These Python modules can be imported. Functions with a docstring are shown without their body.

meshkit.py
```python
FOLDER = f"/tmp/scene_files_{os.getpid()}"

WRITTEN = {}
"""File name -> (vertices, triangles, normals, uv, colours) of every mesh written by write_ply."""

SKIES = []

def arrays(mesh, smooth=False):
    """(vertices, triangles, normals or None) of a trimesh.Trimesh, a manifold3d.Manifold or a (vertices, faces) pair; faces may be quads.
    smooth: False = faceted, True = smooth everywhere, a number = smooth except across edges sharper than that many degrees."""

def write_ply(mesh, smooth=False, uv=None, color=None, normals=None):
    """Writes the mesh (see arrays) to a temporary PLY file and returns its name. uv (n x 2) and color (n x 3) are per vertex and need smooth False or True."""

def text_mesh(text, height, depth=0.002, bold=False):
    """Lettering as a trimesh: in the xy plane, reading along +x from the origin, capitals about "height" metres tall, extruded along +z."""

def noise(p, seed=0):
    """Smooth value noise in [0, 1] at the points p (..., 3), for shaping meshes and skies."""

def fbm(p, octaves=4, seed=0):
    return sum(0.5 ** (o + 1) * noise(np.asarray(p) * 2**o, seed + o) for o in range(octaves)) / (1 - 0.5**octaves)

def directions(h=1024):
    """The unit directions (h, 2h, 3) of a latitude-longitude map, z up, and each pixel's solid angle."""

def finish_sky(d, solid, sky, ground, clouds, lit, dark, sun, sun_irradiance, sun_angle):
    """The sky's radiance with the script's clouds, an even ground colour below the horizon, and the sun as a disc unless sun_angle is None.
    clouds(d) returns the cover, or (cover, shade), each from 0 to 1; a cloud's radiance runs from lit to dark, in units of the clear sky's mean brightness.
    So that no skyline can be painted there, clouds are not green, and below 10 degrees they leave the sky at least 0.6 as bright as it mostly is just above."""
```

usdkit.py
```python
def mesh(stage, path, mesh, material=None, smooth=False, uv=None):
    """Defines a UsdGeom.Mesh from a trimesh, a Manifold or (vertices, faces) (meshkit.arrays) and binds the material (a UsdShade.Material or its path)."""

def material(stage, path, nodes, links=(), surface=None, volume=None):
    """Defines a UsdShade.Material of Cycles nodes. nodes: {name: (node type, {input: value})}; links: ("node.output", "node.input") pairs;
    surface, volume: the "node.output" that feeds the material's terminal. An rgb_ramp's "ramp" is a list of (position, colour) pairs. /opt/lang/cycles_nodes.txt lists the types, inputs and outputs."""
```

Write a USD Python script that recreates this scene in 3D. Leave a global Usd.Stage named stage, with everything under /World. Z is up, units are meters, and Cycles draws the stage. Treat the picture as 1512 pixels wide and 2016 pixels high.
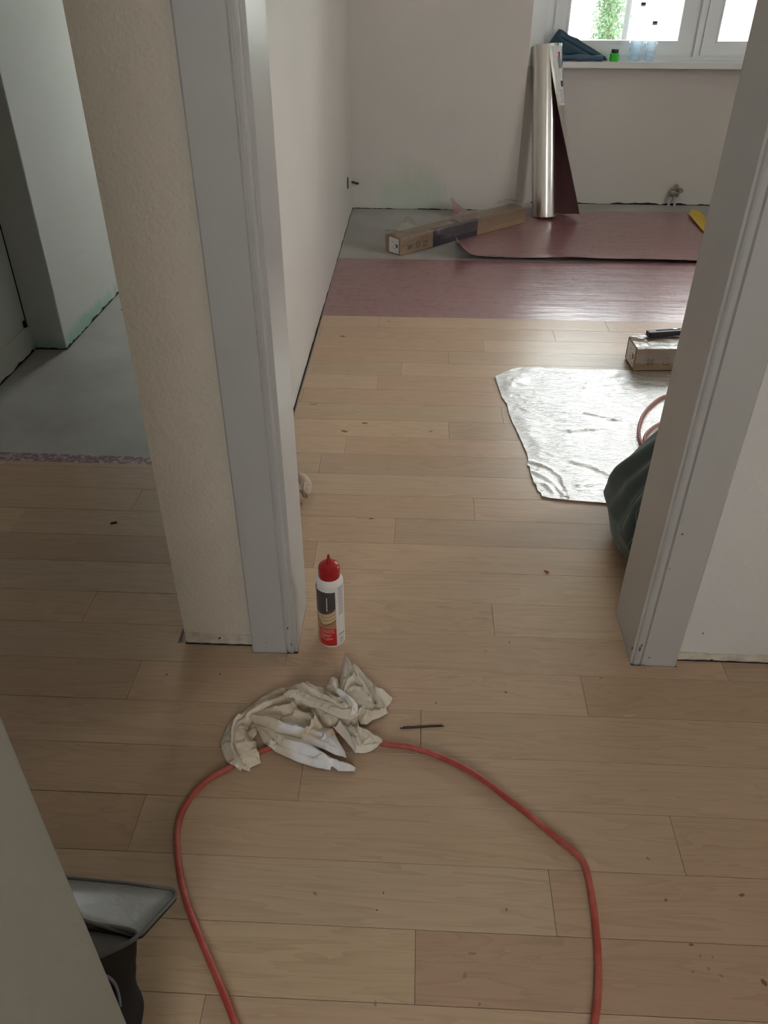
import math, random
import numpy as np, trimesh, usdkit, meshkit
import shapely
from shapely.geometry import Polygon, LineString, box as sbox, Point
from scipy.spatial import Delaunay
from pxr import Usd, UsdGeom, UsdLux, UsdShade, Gf, Sdf, Vt

random.seed(7)
rng = np.random.default_rng(7)
stage = Usd.Stage.CreateInMemory()
UsdGeom.SetStageUpAxis(stage, 'Z'); UsdGeom.SetStageMetersPerUnit(stage, 1.0)
UsdGeom.Xform.Define(stage, '/World'); UsdGeom.Scope.Define(stage, '/World/Looks')

# ------------------------------------------------------------------ camera
H = 1.47
F, PITCH, YAW, ROLL = 1561.5, 0.61344632, -0.0415622, 0.00442928
fw = np.array([math.sin(YAW)*math.cos(PITCH), math.cos(YAW)*math.cos(PITCH), -math.sin(PITCH)])
rt0 = np.array([math.cos(YAW), -math.sin(YAW), 0.0])
rt = math.cos(ROLL)*rt0 + math.sin(ROLL)*np.cross(rt0, fw)
up = np.cross(rt, fw)
EYE = np.array([0, 0, H])
cam = UsdGeom.Camera.Define(stage, '/World/camera')
M = Gf.Matrix4d(*[float(x) for x in (*rt, 0, *up, 0, *(-fw), 0, *EYE, 1)])
cam.AddTransformOp().Set(M)
cam.CreateHorizontalApertureAttr(27.0); cam.CreateVerticalApertureAttr(36.0)
cam.CreateFocalLengthAttr(27.0*F/1512)
cam.CreateClippingRangeAttr(Gf.Vec2f(0.02, 200))
cam.CreateExposureAttr(2.82)

def ray(x, y): return fw + (x-756)/F*rt - (y-1008)/F*up
def G(x, y, z=0.0):
    "point of the horizontal plane at height z seen at a photograph pixel"
    d = ray(x, y); return EYE + d*((z-H)/d[2])
def AtY(x, y, Y):
    d = ray(x, y); return EYE + d*(Y/d[1])

# ------------------------------------------------------------------ sky and daylight
SKY = 1.3
def mat(name, nodes, links=(), surface=None, volume=None):
    return usdkit.material(stage, '/World/Looks/'+name, nodes, links, surface=surface, volume=volume)
mat('overcast_sky', {'tc': ('texture_coordinate', {}), 'n': ('noise_texture', {'scale': 2.2, 'detail': 3.0}),
    'r': ('rgb_ramp', {'ramp': [(0.3, (0.95, 0.975, 1.0)), (0.7, (1.0, 0.995, 0.985))]}),
    'b': ('background_shader', {'strength': SKY})},
    [('tc.generated', 'n.vector'), ('n.fac', 'r.fac'), ('r.color', 'b.color')], surface='b.background')
dome = UsdLux.DomeLight.Define(stage, '/World/sky_light')
dome.CreateIntensityAttr(1.0)
UsdShade.MaterialBindingAPI.Apply(dome.GetPrim()).Bind(UsdShade.Material.Get(stage, '/World/Looks/overcast_sky'))

def daylight(name, centre, w, h, facing, intensity, color=(0.93, 0.97, 1.0)):
    "daylight falling through a window out of view: a RectLight standing in the window opening"
    L = UsdLux.RectLight.Define(stage, '/World/'+name)
    L.CreateWidthAttr(w); L.CreateHeightAttr(h); L.CreateIntensityAttr(intensity); L.CreateColorAttr(Gf.Vec3f(*color))
    z = -np.asarray(facing, float); z /= np.linalg.norm(z)
    x = np.cross([0, 0, 1.0], z); x /= np.linalg.norm(x); y = np.cross(z, x)
    L.AddTransformOp().Set(Gf.Matrix4d(*[float(v) for v in (*x, 0, *y, 0, *z, 0, *centre, 1)]))
#daylight('window_daylight', (1.78, 6.22, 1.62), 1.9, 1.36, (0, -1, 0), 0.55)
#daylight('hall_daylight', (0.55, -2.05, 1.55), 1.0, 1.2, (0, 1, 0), 0.62, (1.0, 0.97, 0.92))
#daylight('left_room_daylight', (-1.02, 5.95, 1.55), 0.75, 1.1, (0, -1, 0), 0.62, (0.90, 0.97, 0.96))

# ------------------------------------------------------------------ helpers
taken = {}
def path(name, parent=None):
    base = (str(parent.GetPath()) if parent is not None else '/World') + '/' + name
    n = taken.get(base, -1) + 1; taken[base] = n
    return base if n == 0 else f'{base}_{n:03d}'
def tag(prim, label=None, cat=None, group=None, kind=None):
    for k, v in (('label', label), ('category', cat), ('group', group), ('kind', kind)):
        if v: prim.SetCustomDataByKey(k, v)
    return prim
def obj(name, mesh, m, parent=None, smooth=35, **kw):
    p = usdkit.mesh(stage, path(name, parent), mesh, '/World/Looks/'+m, smooth=smooth).GetPrim()
    return tag(p, **kw)
def thing(name, label, cat, group=None):
    return tag(UsdGeom.Xform.Define(stage, path(name)).GetPrim(), label, cat, group)
def struct(name, mesh=None, m=None, smooth=False):
    if mesh is None: p = UsdGeom.Xform.Define(stage, path(name)).GetPrim()
    else: p = usdkit.mesh(stage, path(name), mesh, '/World/Looks/'+m, smooth=smooth).GetPrim()
    return tag(p, kind='structure')
def join(*ms): return trimesh.util.concatenate(list(ms))
def tint(prim, cols):
    UsdGeom.PrimvarsAPI(prim).CreatePrimvar('tint', Sdf.ValueTypeNames.Color3fArray, 'vertex').Set(Vt.Vec3fArray.FromNumpy(np.asarray(cols, np.float32)))
def bx(x0, x1, y0, y1, z0, z1):
    m = trimesh.creation.box((x1-x0, y1-y0, z1-z0)); m.apply_translation(((x0+x1)/2, (y0+y1)/2, (z0+z1)/2)); return m
def rbox(sx, sy, sz, r=0.004, seg=2):
    "rounded box centred on the origin"
    import manifold3d as mf
    s = mf.Manifold.sphere(r, 8*seg)
    return mf.Manifold.batch_hull([s.translate((a*(sx/2-r), b*(sy/2-r), c*(sz/2-r))) for a in (-1, 1) for b in (-1, 1) for c in (-1, 1)])
def tm(mani):
    a, f, _ = meshkit.arrays(mani); return trimesh.Trimesh(a, f, process=False)
def extrude(poly, h):
    return trimesh.creation.extrude_polygon(poly, h, engine='earcut')
def extrude_xz(poly, y0, y1):
    "polygon in the xz plane, extruded from y0 to y1"
    m = extrude(poly, y1-y0); v = m.vertices.copy()
    m = trimesh.Trimesh(np.c_[v[:, 0], y1 - v[:, 2], v[:, 1]], m.faces, process=False); return m
def extrude_z(poly, z0, z1):
    m = extrude(poly, z1-z0); m.apply_translation((0, 0, z0)); return m
def frame_from(d):
    d = np.asarray(d, float)/np.linalg.norm(d); a = np.array([0, 0, 1.0]) if abs(d[2]) < .9 else np.array([1.0, 0, 0])
    x = np.cross(a, d); x /= np.linalg.norm(x); return x, np.cross(d, x), d
def spline(pts, n):
    from scipy.interpolate import CubicSpline
    p = np.asarray(pts, float); t = np.r_[0, np.cumsum(np.linalg.norm(np.diff(p, axis=0), axis=1))]
    return CubicSpline(t, p)(np.linspace(0, t[-1], n))
def tube(pts, r, seg=10, caps=True):
    p = np.asarray(pts, float); n = len(p); r = np.broadcast_to(r, n)
    t = np.gradient(p, axis=0); t /= np.linalg.norm(t, axis=1)[:, None]
    x = frame_from(t[0])[0]; V = []
    for i in range(n):
        x = x - t[i]*(x@t[i]); x /= np.linalg.norm(x); y = np.cross(t[i], x)
        a = np.arange(seg)/seg*2*math.pi
        V.append(p[i] + r[i]*(np.cos(a)[:, None]*x + np.sin(a)[:, None]*y))
    V = np.vstack(V); Fc = []
    for i in range(n-1):
        for k in range(seg):
            a, b = i*seg+k, i*seg+(k+1) % seg; Fc += [(a, b, b+seg), (a, b+seg, a+seg)]
    if caps:
        V = np.vstack([V, p[0], p[-1]])
        for k in range(seg):
            Fc += [(n*seg, (k+1) % seg, k), (n*seg+1, (n-1)*seg+k, (n-1)*seg+(k+1) % seg)]
    return trimesh.Trimesh(V, Fc, process=False)
def cyl(p, q, r, seg=20, r2=None):
    p, q = np.asarray(p, float), np.asarray(q, float)
    return tube([p, q], [r, r if r2 is None else r2], seg)
def lathe(prof, c=(0, 0, 0), seg=40):
    m = trimesh.creation.revolve(np.asarray(prof, float), sections=seg); m.apply_translation(c); return m
def sheet(P, thick=0.0, N=None):
    "closed sheet from a grid of points (n, m, 3); thickness along -N (n, m, 3)"
    n, m = P.shape[:2]
    idx = np.arange(n*m).reshape(n, m)
    q = np.stack([idx[:-1, :-1], idx[1:, :-1], idx[1:, 1:], idx[:-1, 1:]], -1).reshape(-1, 4)
    f = np.vstack([q[:, [0, 1, 2]], q[:, [0, 2, 3]]])
    v = P.reshape(-1, 3)
    if thick == 0: return trimesh.Trimesh(v, f, process=False)
    if N is None: N = np.broadcast_to([0, 0, 1.0], P.shape)
    v2 = v - thick*N.reshape(-1, 3); o = n*m
    fs = [f, f[:, ::-1]+o]
    for e in (idx[0, :], idx[-1, ::-1], idx[::-1, 0], idx[:, -1]):
        a, b = e[:-1], e[1:]
        fs += [np.c_[a, b, b+o], np.c_[a, b+o, a+o]]
    return trimesh.Trimesh(np.vstack([v, v2]), np.vstack(fs), process=False)
def patch(poly, step, hfun, thick=0.0015):
    "closed sheet over a plan outline: top at hfun(points), bottom thick below"
    poly = poly.buffer(0)
    if poly.geom_type != 'Polygon': poly = max(poly.geoms, key=lambda g: g.area)
    ring = np.asarray(shapely.segmentize(poly.exterior, step).coords)[:-1]
    x0, y0, x1, y1 = poly.bounds
    gx, gy = np.meshgrid(np.arange(x0, x1, step), np.arange(y0, y1, step*.87)); gx[1::2] += step/2
    g = np.c_[gx.ravel(), gy.ravel()]
    inner = poly.buffer(-step*.55)
    g = g[shapely.contains_xy(inner, g[:, 0], g[:, 1])]
    p = np.vstack([ring, g]); t = Delaunay(p).simplices
    c = p[t].mean(1); t = t[shapely.contains_xy(poly, c[:, 0], c[:, 1])]
    a = p[t]; s = (a[:, 1, 0]-a[:, 0, 0])*(a[:, 2, 1]-a[:, 0, 1]) - (a[:, 1, 1]-a[:, 0, 1])*(a[:, 2, 0]-a[:, 0, 0])
    t[s < 0] = t[s < 0][:, ::-1]
    h = hfun(p); n = len(p)
    v = np.vstack([np.c_[p, h], np.c_[p, h-thick]])
    e = np.sort(np.vstack([t[:, [0, 1]], t[:, [1, 2]], t[:, [2, 0]]]), axis=1)
    u, cnt = np.unique(e, axis=0, return_counts=True); bd = {tuple(x) for x in u[cnt == 1]}
    fs = [t, t[:, ::-1]+n]; side = []
    for k in range(3):
        for a_, b_ in t[:, [k, (k+1) % 3]]:
            if (min(a_, b_), max(a_, b_)) in bd: side += [(b_, a_, a_+n), (b_, a_+n, b_+n)]
    return trimesh.Trimesh(v, np.vstack(fs+[np.array(side)]), process=False), p
def sstep(a, b, x):
    t = np.clip((np.asarray(x, float)-a)/(b-a), 0, 1); return t*t*(3-2*t)

# ------------------------------------------------------------------ materials
def plain(name, col, rough=0.5, metal=0.0, bump=None, spec=0.5, vary=None, coat=0.0, **extra):
    "principled material; bump = (noise scale, distance, strength); vary = (scale, second colour, low, high)"
    nodes = {'p': ('principled_bsdf', {'base_color': col, 'roughness': rough, 'metallic': metal, 'specular_ior_level': spec, 'coat_weight': coat, **extra}),
             'g': ('texture_coordinate', {})}
    links = []
    if bump:
        nodes['bn'] = ('noise_texture', {'scale': bump[0], 'detail': 4.0, 'roughness': 0.6})
        nodes['b'] = ('bump', {'distance': bump[1], 'strength': bump[2]})
        links += [('g.object', 'bn.vector'), ('bn.fac', 'b.height'), ('b.normal', 'p.normal')]
    if vary:
        nodes['vn'] = ('noise_texture', {'scale': vary[0], 'detail': 5.0, 'roughness': 0.6})
        nodes['vr'] = ('rgb_ramp', {'ramp': [(vary[2], col), (vary[3], vary[1])]})
        links += [('g.object', 'vn.vector'), ('vn.fac', 'vr.fac'), ('vr.color', 'p.base_color')]
    return mat(name, nodes, links, surface='p.BSDF')

def plaster(name, col, stain=None, box=None, scale=55.0, dist=0.004, strength=0.6):
    "painted plaster with a fine rolled relief; stain: a wash of another colour around a place (box = centre, inverse radii)"
    nodes = {'tc': ('geometry', {}), 'p': ('principled_bsdf', {'roughness': 0.75, 'specular_ior_level': 0.25}),
        'n1': ('noise_texture', {'scale': scale, 'detail': 3.0, 'roughness': 0.5}),
        'n2': ('noise_texture', {'scale': scale*0.28, 'detail': 5.0, 'roughness': 0.65}),
        'nm': ('math', {'math_type': 'multiply', 'value2': 1.4}), 'na': ('math', {'math_type': 'add'}),
        'b': ('bump', {'distance': dist, 'strength': strength}),
        'n3': ('noise_texture', {'scale': 1.3, 'detail': 4.0}),
        'r': ('rgb_ramp', {'ramp': [(0.35, tuple(c*0.965 for c in col)), (0.65, col)]})}
    links = [('tc.position', 'n1.vector'), ('tc.position', 'n2.vector'), ('tc.position', 'n3.vector'), ('n2.fac', 'nm.value1'), ('n1.fac', 'na.value1'), ('nm.value', 'na.value2'),
        ('na.value', 'b.height'), ('b.normal', 'p.normal'), ('n3.fac', 'r.fac')]
    if stain:
        nodes.update({'s': ('vector_math', {'vector_math_type': 'subtract', 'math_type': 'subtract', 'vector2': box[0]}), 'm': ('vector_math', {'math_type': 'multiply', 'vector2': box[1]}),
            'l': ('vector_math', {'math_type': 'length'}), 'ns': ('noise_texture', {'scale': 14.0, 'detail': 6.0, 'roughness': 0.7}),
            'stretch': ('mapping', {'scale': (1.0, 1.0, 0.35)}),
            'a': ('math', {'math_type': 'multiply_add', 'value2': 1.5, 'value3': -0.75}), 'ad': ('math', {'math_type': 'add'}),
            'mr': ('map_range', {'from_min': 0.45, 'from_max': 1.0, 'to_min': 0.75, 'to_max': 0.0, 'clamp': True}),
            'mx': ('mix', {'color2': stain})})
        links += [('tc.position', 's.vector1'), ('s.vector', 'm.vector1'), ('m.vector', 'l.vector1'), ('tc.position', 'stretch.vector'), ('stretch.vector', 'ns.vector'),
            ('ns.fac', 'a.value1'), ('a.value', 'ad.value1'), ('l.value', 'ad.value2'), ('ad.value', 'mr.value'), ('mr.result', 'mx.fac'),
            ('r.color', 'mx.color1'), ('mx.color', 'p.base_color')]
        nodes['s'] = ('vector_math', {'math_type': 'subtract', 'vector2': box[0]})
    else:
        links += [('r.color', 'p.base_color')]
    return mat(name, nodes, links, surface='p.BSDF')

WALL = (0.645, 0.605, 0.56)
plaster('wall_paint', WALL, dist=.0018, strength=.35)
plaster('wall_paint_front', (0.64, 0.615, 0.585), scale=110.0, dist=0.003, strength=0.5)
plaster('wall_paint_warm_light', (0.62, 0.55, 0.455), scale=110.0, dist=0.003, strength=0.55)  # wall_front paint made warmer: warm light on the wall end put into its colour
plaster('wall_paint_back', WALL, (0.50, 0.56, 0.47), ((-0.06, 5.847, 0.03), (3.2, 1.0, 3.6)), dist=.0018, strength=.35)
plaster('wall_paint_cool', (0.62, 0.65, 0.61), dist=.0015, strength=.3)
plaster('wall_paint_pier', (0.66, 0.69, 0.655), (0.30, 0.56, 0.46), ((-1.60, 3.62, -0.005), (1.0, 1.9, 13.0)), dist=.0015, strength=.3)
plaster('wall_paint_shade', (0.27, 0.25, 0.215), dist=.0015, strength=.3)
plaster('wall_paint_cream', (0.72, 0.66, 0.56))
plaster('ceiling_paint', (0.78, 0.76, 0.73))
plain('bare_plaster', (0.47, 0.41, 0.34), 0.9, bump=(60, 0.004, 0.9), vary=(28, (0.62, 0.57, 0.47), 0.35, 0.6))
plain('screed', (0.31, 0.30, 0.275), 0.42, bump=(9, 0.003, 0.25), vary=(2.2, (0.42, 0.41, 0.385), 0.35, 0.7), spec=0.45)
plain('gap_dark', (0.02, 0.018, 0.016), 0.9)
plain('frame_grey', (0.42, 0.407, 0.385), 0.30, bump=(40, 0.001, 0.08))
plain('white_lacquer', (0.82, 0.845, 0.85), 0.30)
plain('sill_white', (0.72, 0.71, 0.70), 0.22)
plain('reveal_white', (0.80, 0.80, 0.79), 0.8)
plain('chip_dark', (0.035, 0.025, 0.02), 0.8)
plain('chip_brown', (0.20, 0.07, 0.035), 0.8)
mat('pane_glass', {'f': ('fresnel', {'IOR': 1.45}), 't': ('transparent_bsdf', {'color': (0.96, 0.98, 0.97)}), 'g': ('glossy_bsdf', {'roughness': 0.0}), 'm': ('mix_closure', {})},
    [('f.fac', 'm.fac'), ('t.BSDF', 'm.closure1'), ('g.BSDF', 'm.closure2')], surface='m.closure')

def oak(name, light, dark, seed):
    "white-oiled oak: grain stretched along x, broad cathedral bands, each plank its own offset and tone"
    mat(name, {'g': ('geometry', {}), 'oi': ('attribute', {'attribute': 'grain_offset'}),
        'off': ('vector_math', {'math_type': 'add'}),
        'm1': ('mapping', {'scale': (1.3, 22.0, 1.0)}), 'n1': ('noise_texture', {'scale': 3.0, 'detail': 6.0, 'roughness': 0.62, 'distortion': 0.5}),
        'm2': ('mapping', {'scale': (0.55, 6.0, 1.0)}), 'n2': ('noise_texture', {'scale': 2.2, 'detail': 3.0, 'roughness': 0.5, 'distortion': 1.6}),
        'm3': ('mapping', {'scale': (3.0, 150.0, 1.0)}), 'n3': ('noise_texture', {'scale': 3.0, 'detail': 2.0}),
        'w': ('math', {'math_type': 'multiply', 'value2': 8.0}), 'ws': ('math', {'math_type': 'fraction'}),
        'c1': ('math', {'math_type': 'multiply_add', 'value2': 0.55}), 'c2': ('math', {'math_type': 'multiply_add', 'value2': 0.28}),
        'c3': ('math', {'math_type': 'multiply', 'value2': 0.30}),
        'r': ('rgb_ramp', {'ramp': [(0.30, dark), (0.52, tuple(0.35*a+0.65*b for a, b in zip(dark, light))), (0.85, light)]}),
        'tone': ('attribute', {'attribute': 'tint'}), 'mul': ('mix', {'mix_type': 'multiply', 'fac': 1.0}),
        'b': ('bump', {'distance': 0.0008, 'strength': 0.35}), 'rr': ('map_range', {'from_min': 0.2, 'from_max': 0.8, 'to_min': 0.36, 'to_max': 0.27}),
        'p': ('principled_bsdf', {'specular_ior_level': 0.65})},
        [('g.position', 'off.vector1'), ('oi.vector', 'off.vector2'), ('off.vector', 'm1.vector'), ('off.vector', 'm2.vector'), ('off.vector', 'm3.vector'),
         ('m1.vector', 'n1.vector'), ('m2.vector', 'n2.vector'), ('m3.vector', 'n3.vector'), ('n2.fac', 'w.value1'), ('w.value', 'ws.value1'),
         ('n3.fac', 'c3.value1'), ('c3.value', 'c2.value3'), ('ws.value', 'c2.value1'), ('c2.value', 'c1.value3'), ('n1.fac', 'c1.value1'), ('c1.value', 'r.fac'),
         ('r.color', 'mul.color1'), ('tone.color', 'mul.color2'), ('mul.color', 'p.base_color'), ('n1.fac', 'b.height'), ('b.normal', 'p.normal'), ('n1.fac', 'rr.value'), ('rr.result', 'p.roughness')],
        surface='p.BSDF')
oak('oak', (0.470, 0.343, 0.236), (0.362, 0.250, 0.162), 0)
plain('knot_brown', (0.16, 0.085, 0.045), 0.5)
plain('knot_soft', (0.27, 0.165, 0.10), 0.5)

def streaked(name, col, col2, rough):
    mat(name, {'g': ('geometry', {}), 'm': ('mapping', {'scale': (0.8, 14.0, 1.0)}), 'n': ('noise_texture', {'scale': 3.0, 'detail': 5.0, 'roughness': 0.6}),
        'n2': ('noise_texture', {'scale': 26.0, 'detail': 4.0}), 'r': ('rgb_ramp', {'ramp': [(0.3, col), (0.7, col2)]}),
        'mr': ('map_range', {'from_min': 0.3, 'from_max': 0.7, 'to_min': rough-0.05, 'to_max': rough+0.06}),
        'm3': ('mapping', {'scale': (1.0, 4.5, 1.0)}), 'n3': ('noise_texture', {'scale': 3.0, 'detail': 3.0}),
        'ad': ('math', {'math_type': 'multiply_add', 'value2': 0.10}), 'b': ('bump', {'distance': 0.0055, 'strength': 0.55}),
        'p': ('principled_bsdf', {'ior': 1.9, 'coat_weight': 0.8, 'coat_roughness': 0.24, 'coat_ior': 1.6})},
        [('g.position', 'm.vector'), ('m.vector', 'n.vector'), ('g.position', 'n2.vector'), ('n.fac', 'r.fac'), ('r.color', 'p.base_color'), ('n2.fac', 'mr.value'), ('mr.result', 'p.roughness'),
         ('g.position', 'm3.vector'), ('m3.vector', 'n3.vector'), ('n2.fac', 'ad.value1'), ('n3.fac', 'ad.value3'), ('ad.value', 'b.height'), ('b.normal', 'p.normal'), ('b.normal', 'p.coat_normal')], surface='p.BSDF')
streaked('underlay_purple', (0.19, 0.070, 0.078), (0.25, 0.105, 0.112), 0.35)
plain('underlay_edge', (0.50, 0.40, 0.40), 0.5)
plain('underlay_mottled', (0.20, 0.11, 0.12), 0.5, vary=(60, (0.42, 0.34, 0.35), 0.45, 0.6))
def metal_sheet(name, col, rough, crinkle):
    nodes = {'g': ('geometry', {}), 'p': ('principled_bsdf', {'base_color': col, 'metallic': 1.0, 'roughness': rough})}
    links = []
    if crinkle:
        nodes.update({'n1': ('noise_texture', {'scale': 85.0, 'detail': 3.0, 'roughness': 0.6, 'distortion': 1.2}), 'v': ('voronoi_texture', {'scale': 30.0, 'feature': 'distance_to_edge'}),
            'mm': ('mapping', {'scale': (1.0, 2.2, 1.0)}),
            'n2': ('noise_texture', {'scale': 14.0, 'detail': 4.0, 'distortion': 2.0}), 'a': ('math', {'math_type': 'multiply_add', 'value2': 0.62}), 'a2': ('math', {'math_type': 'multiply', 'value2': 0.8}),
            'b': ('bump', {'distance': crinkle, 'strength': 0.8})})
        links = [('g.position', 'mm.vector'), ('mm.vector', 'n1.vector'), ('mm.vector', 'v.vector'), ('mm.vector', 'n2.vector'), ('n2.fac', 'a2.value1'), ('n1.fac', 'a.value1'), ('a2.value', 'a.value3'),
            ('a.value', 'b.height'), ('b.normal', 'p.normal')]
    mat(name, nodes, links, surface='p.BSDF')
metal_sheet('foil_crinkled', (0.90, 0.90, 0.90), 0.17, 0.0052)
metal_sheet('foil_smooth', (0.84, 0.82, 0.78), 0.20, 0)
plain('underlay_inside', (0.17, 0.085, 0.085), 0.55)
plain('cardboard', (0.30, 0.20, 0.118), 0.75, bump=(80, 0.0006, 0.3), vary=(7, (0.34, 0.23, 0.14), 0.35, 0.65))
plain('print_dark', (0.035, 0.03, 0.045), 0.45)
plain('print_brown', (0.13, 0.075, 0.045), 0.6)
plain('label_white', (0.70, 0.69, 0.67), 0.4)
plain('label_grey', (0.33, 0.33, 0.34), 0.5)
plain('label_navy', (0.05, 0.05, 0.075), 0.4)
plain('label_ochre', (0.32, 0.18, 0.07), 0.4)
plain('label_red', (0.50, 0.012, 0.012), 0.35)
plain('label_charcoal', (0.055, 0.045, 0.043), 0.35)
plain('label_tan', (0.58, 0.44, 0.26), 0.4)
plain('label_tan_dark', (0.13, 0.085, 0.035), 0.4)
plain('label_orange', (0.42, 0.20, 0.10), 0.4)
plain('label_pale_text', (0.72, 0.40, 0.38), 0.4)
plain('label_slate', (0.22, 0.26, 0.33), 0.4)
plain('bottle_white', (0.74, 0.71, 0.68), 0.32, subsurface_weight=0.0)
plain('cap_red', (0.33, 0.008, 0.011), 0.26)
plain('hose_red', (0.37, 0.058, 0.042), 0.42, bump=(30, 0.002, 0.3), vary=(16, (0.46, 0.14, 0.11), 0.45, 0.75))
plain('hose_dark_red', (0.30, 0.085, 0.06), 0.4)
mat('rag_cloth', {'tc': ('geometry', {}), 't': ('attribute', {'attribute': 'tint'}), 'n': ('noise_texture', {'scale': 900.0, 'detail': 2.0}), 'n2': ('noise_texture', {'scale': 30.0, 'detail': 4.0}),
    'r': ('rgb_ramp', {'ramp': [(0.25, (0.84, 0.82, 0.79)), (0.6, (1, 1, 1))]}), 'mx': ('mix', {'mix_type': 'multiply', 'fac': 1.0}), 'b': ('bump', {'distance': 0.001, 'strength': 0.4}),
    'p': ('principled_bsdf', {'roughness': 0.9, 'specular_ior_level': 0.15, 'sheen_weight': 0.15})},
    [('tc.position', 'n.vector'), ('tc.position', 'n2.vector'), ('n2.fac', 'r.fac'), ('t.color', 'mx.color1'), ('r.color', 'mx.color2'), ('mx.color', 'p.base_color'), ('n.fac', 'b.height'), ('b.normal', 'p.normal')], surface='p.BSDF')
plain('pin_black', (0.02, 0.016, 0.014), 0.4, metal=0.3)
plain('bag_black', (0.012, 0.012, 0.013), 0.8, bump=(120, 0.001, 0.5))
plain('bag_liner', (0.27, 0.27, 0.265), 0.36, metal=0.5, bump=(26, 0.004, 0.35))
plain('bag_piping', (0.12, 0.115, 0.11), 0.6)
plain('bag_green', (0.016, 0.040, 0.040), 0.62, bump=(220, 0.0008, 0.4), vary=(9, (0.028, 0.052, 0.046), 0.3, 0.7), sheen_weight=0.25)
plain('bag_seam', (0.16, 0.22, 0.21), 0.7)
plain('tool_black', (0.022, 0.022, 0.024), 0.38)
plain('steel', (0.60, 0.60, 0.60), 0.25, metal=1.0)
plain('chrome_dull', (0.42, 0.40, 0.38), 0.30, metal=1.0)
plain('pipe_white', (0.55, 0.53, 0.50), 0.4)
plain('pipe_beige', (0.52, 0.44, 0.34), 0.7, bump=(120, 0.002, 0.6), vary=(60, (0.40, 0.32, 0.24), 0.4, 0.65))
plain('tape_yellow', (0.62, 0.40, 0.02), 0.5)
plain('jacket_teal', (0.018, 0.060, 0.090), 0.6, bump=(60, 0.003, 0.4), sheen_weight=0.2)
plain('tarp_blue', (0.045, 0.10, 0.15), 0.25, bump=(40, 0.006, 0.6))
plain('plastic_green', (0.03, 0.55, 0.03), 0.35)
plain('cap_black', (0.015, 0.02, 0.02), 0.4)
plain('cap_green', (0.01, 0.05, 0.03), 0.4)
mat('clear_plastic', {'f': ('layer_weight', {'blend': 0.42}), 't': ('transparent_bsdf', {'color': (0.86, 0.93, 0.98)}), 'g': ('glossy_bsdf', {'roughness': 0.06, 'color': (0.95, 0.97, 1.0)}), 'm': ('mix_closure', {}),
    'tl': ('translucent_bsdf', {'color': (0.62, 0.76, 0.86)}), 'm2': ('mix_closure', {'fac': 0.10})},
    [('f.facing', 'm.fac'), ('t.BSDF', 'm2.closure1'), ('tl.BSDF', 'm2.closure2'), ('m2.closure', 'm.closure1'), ('g.BSDF', 'm.closure2')], surface='m.closure')
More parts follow.
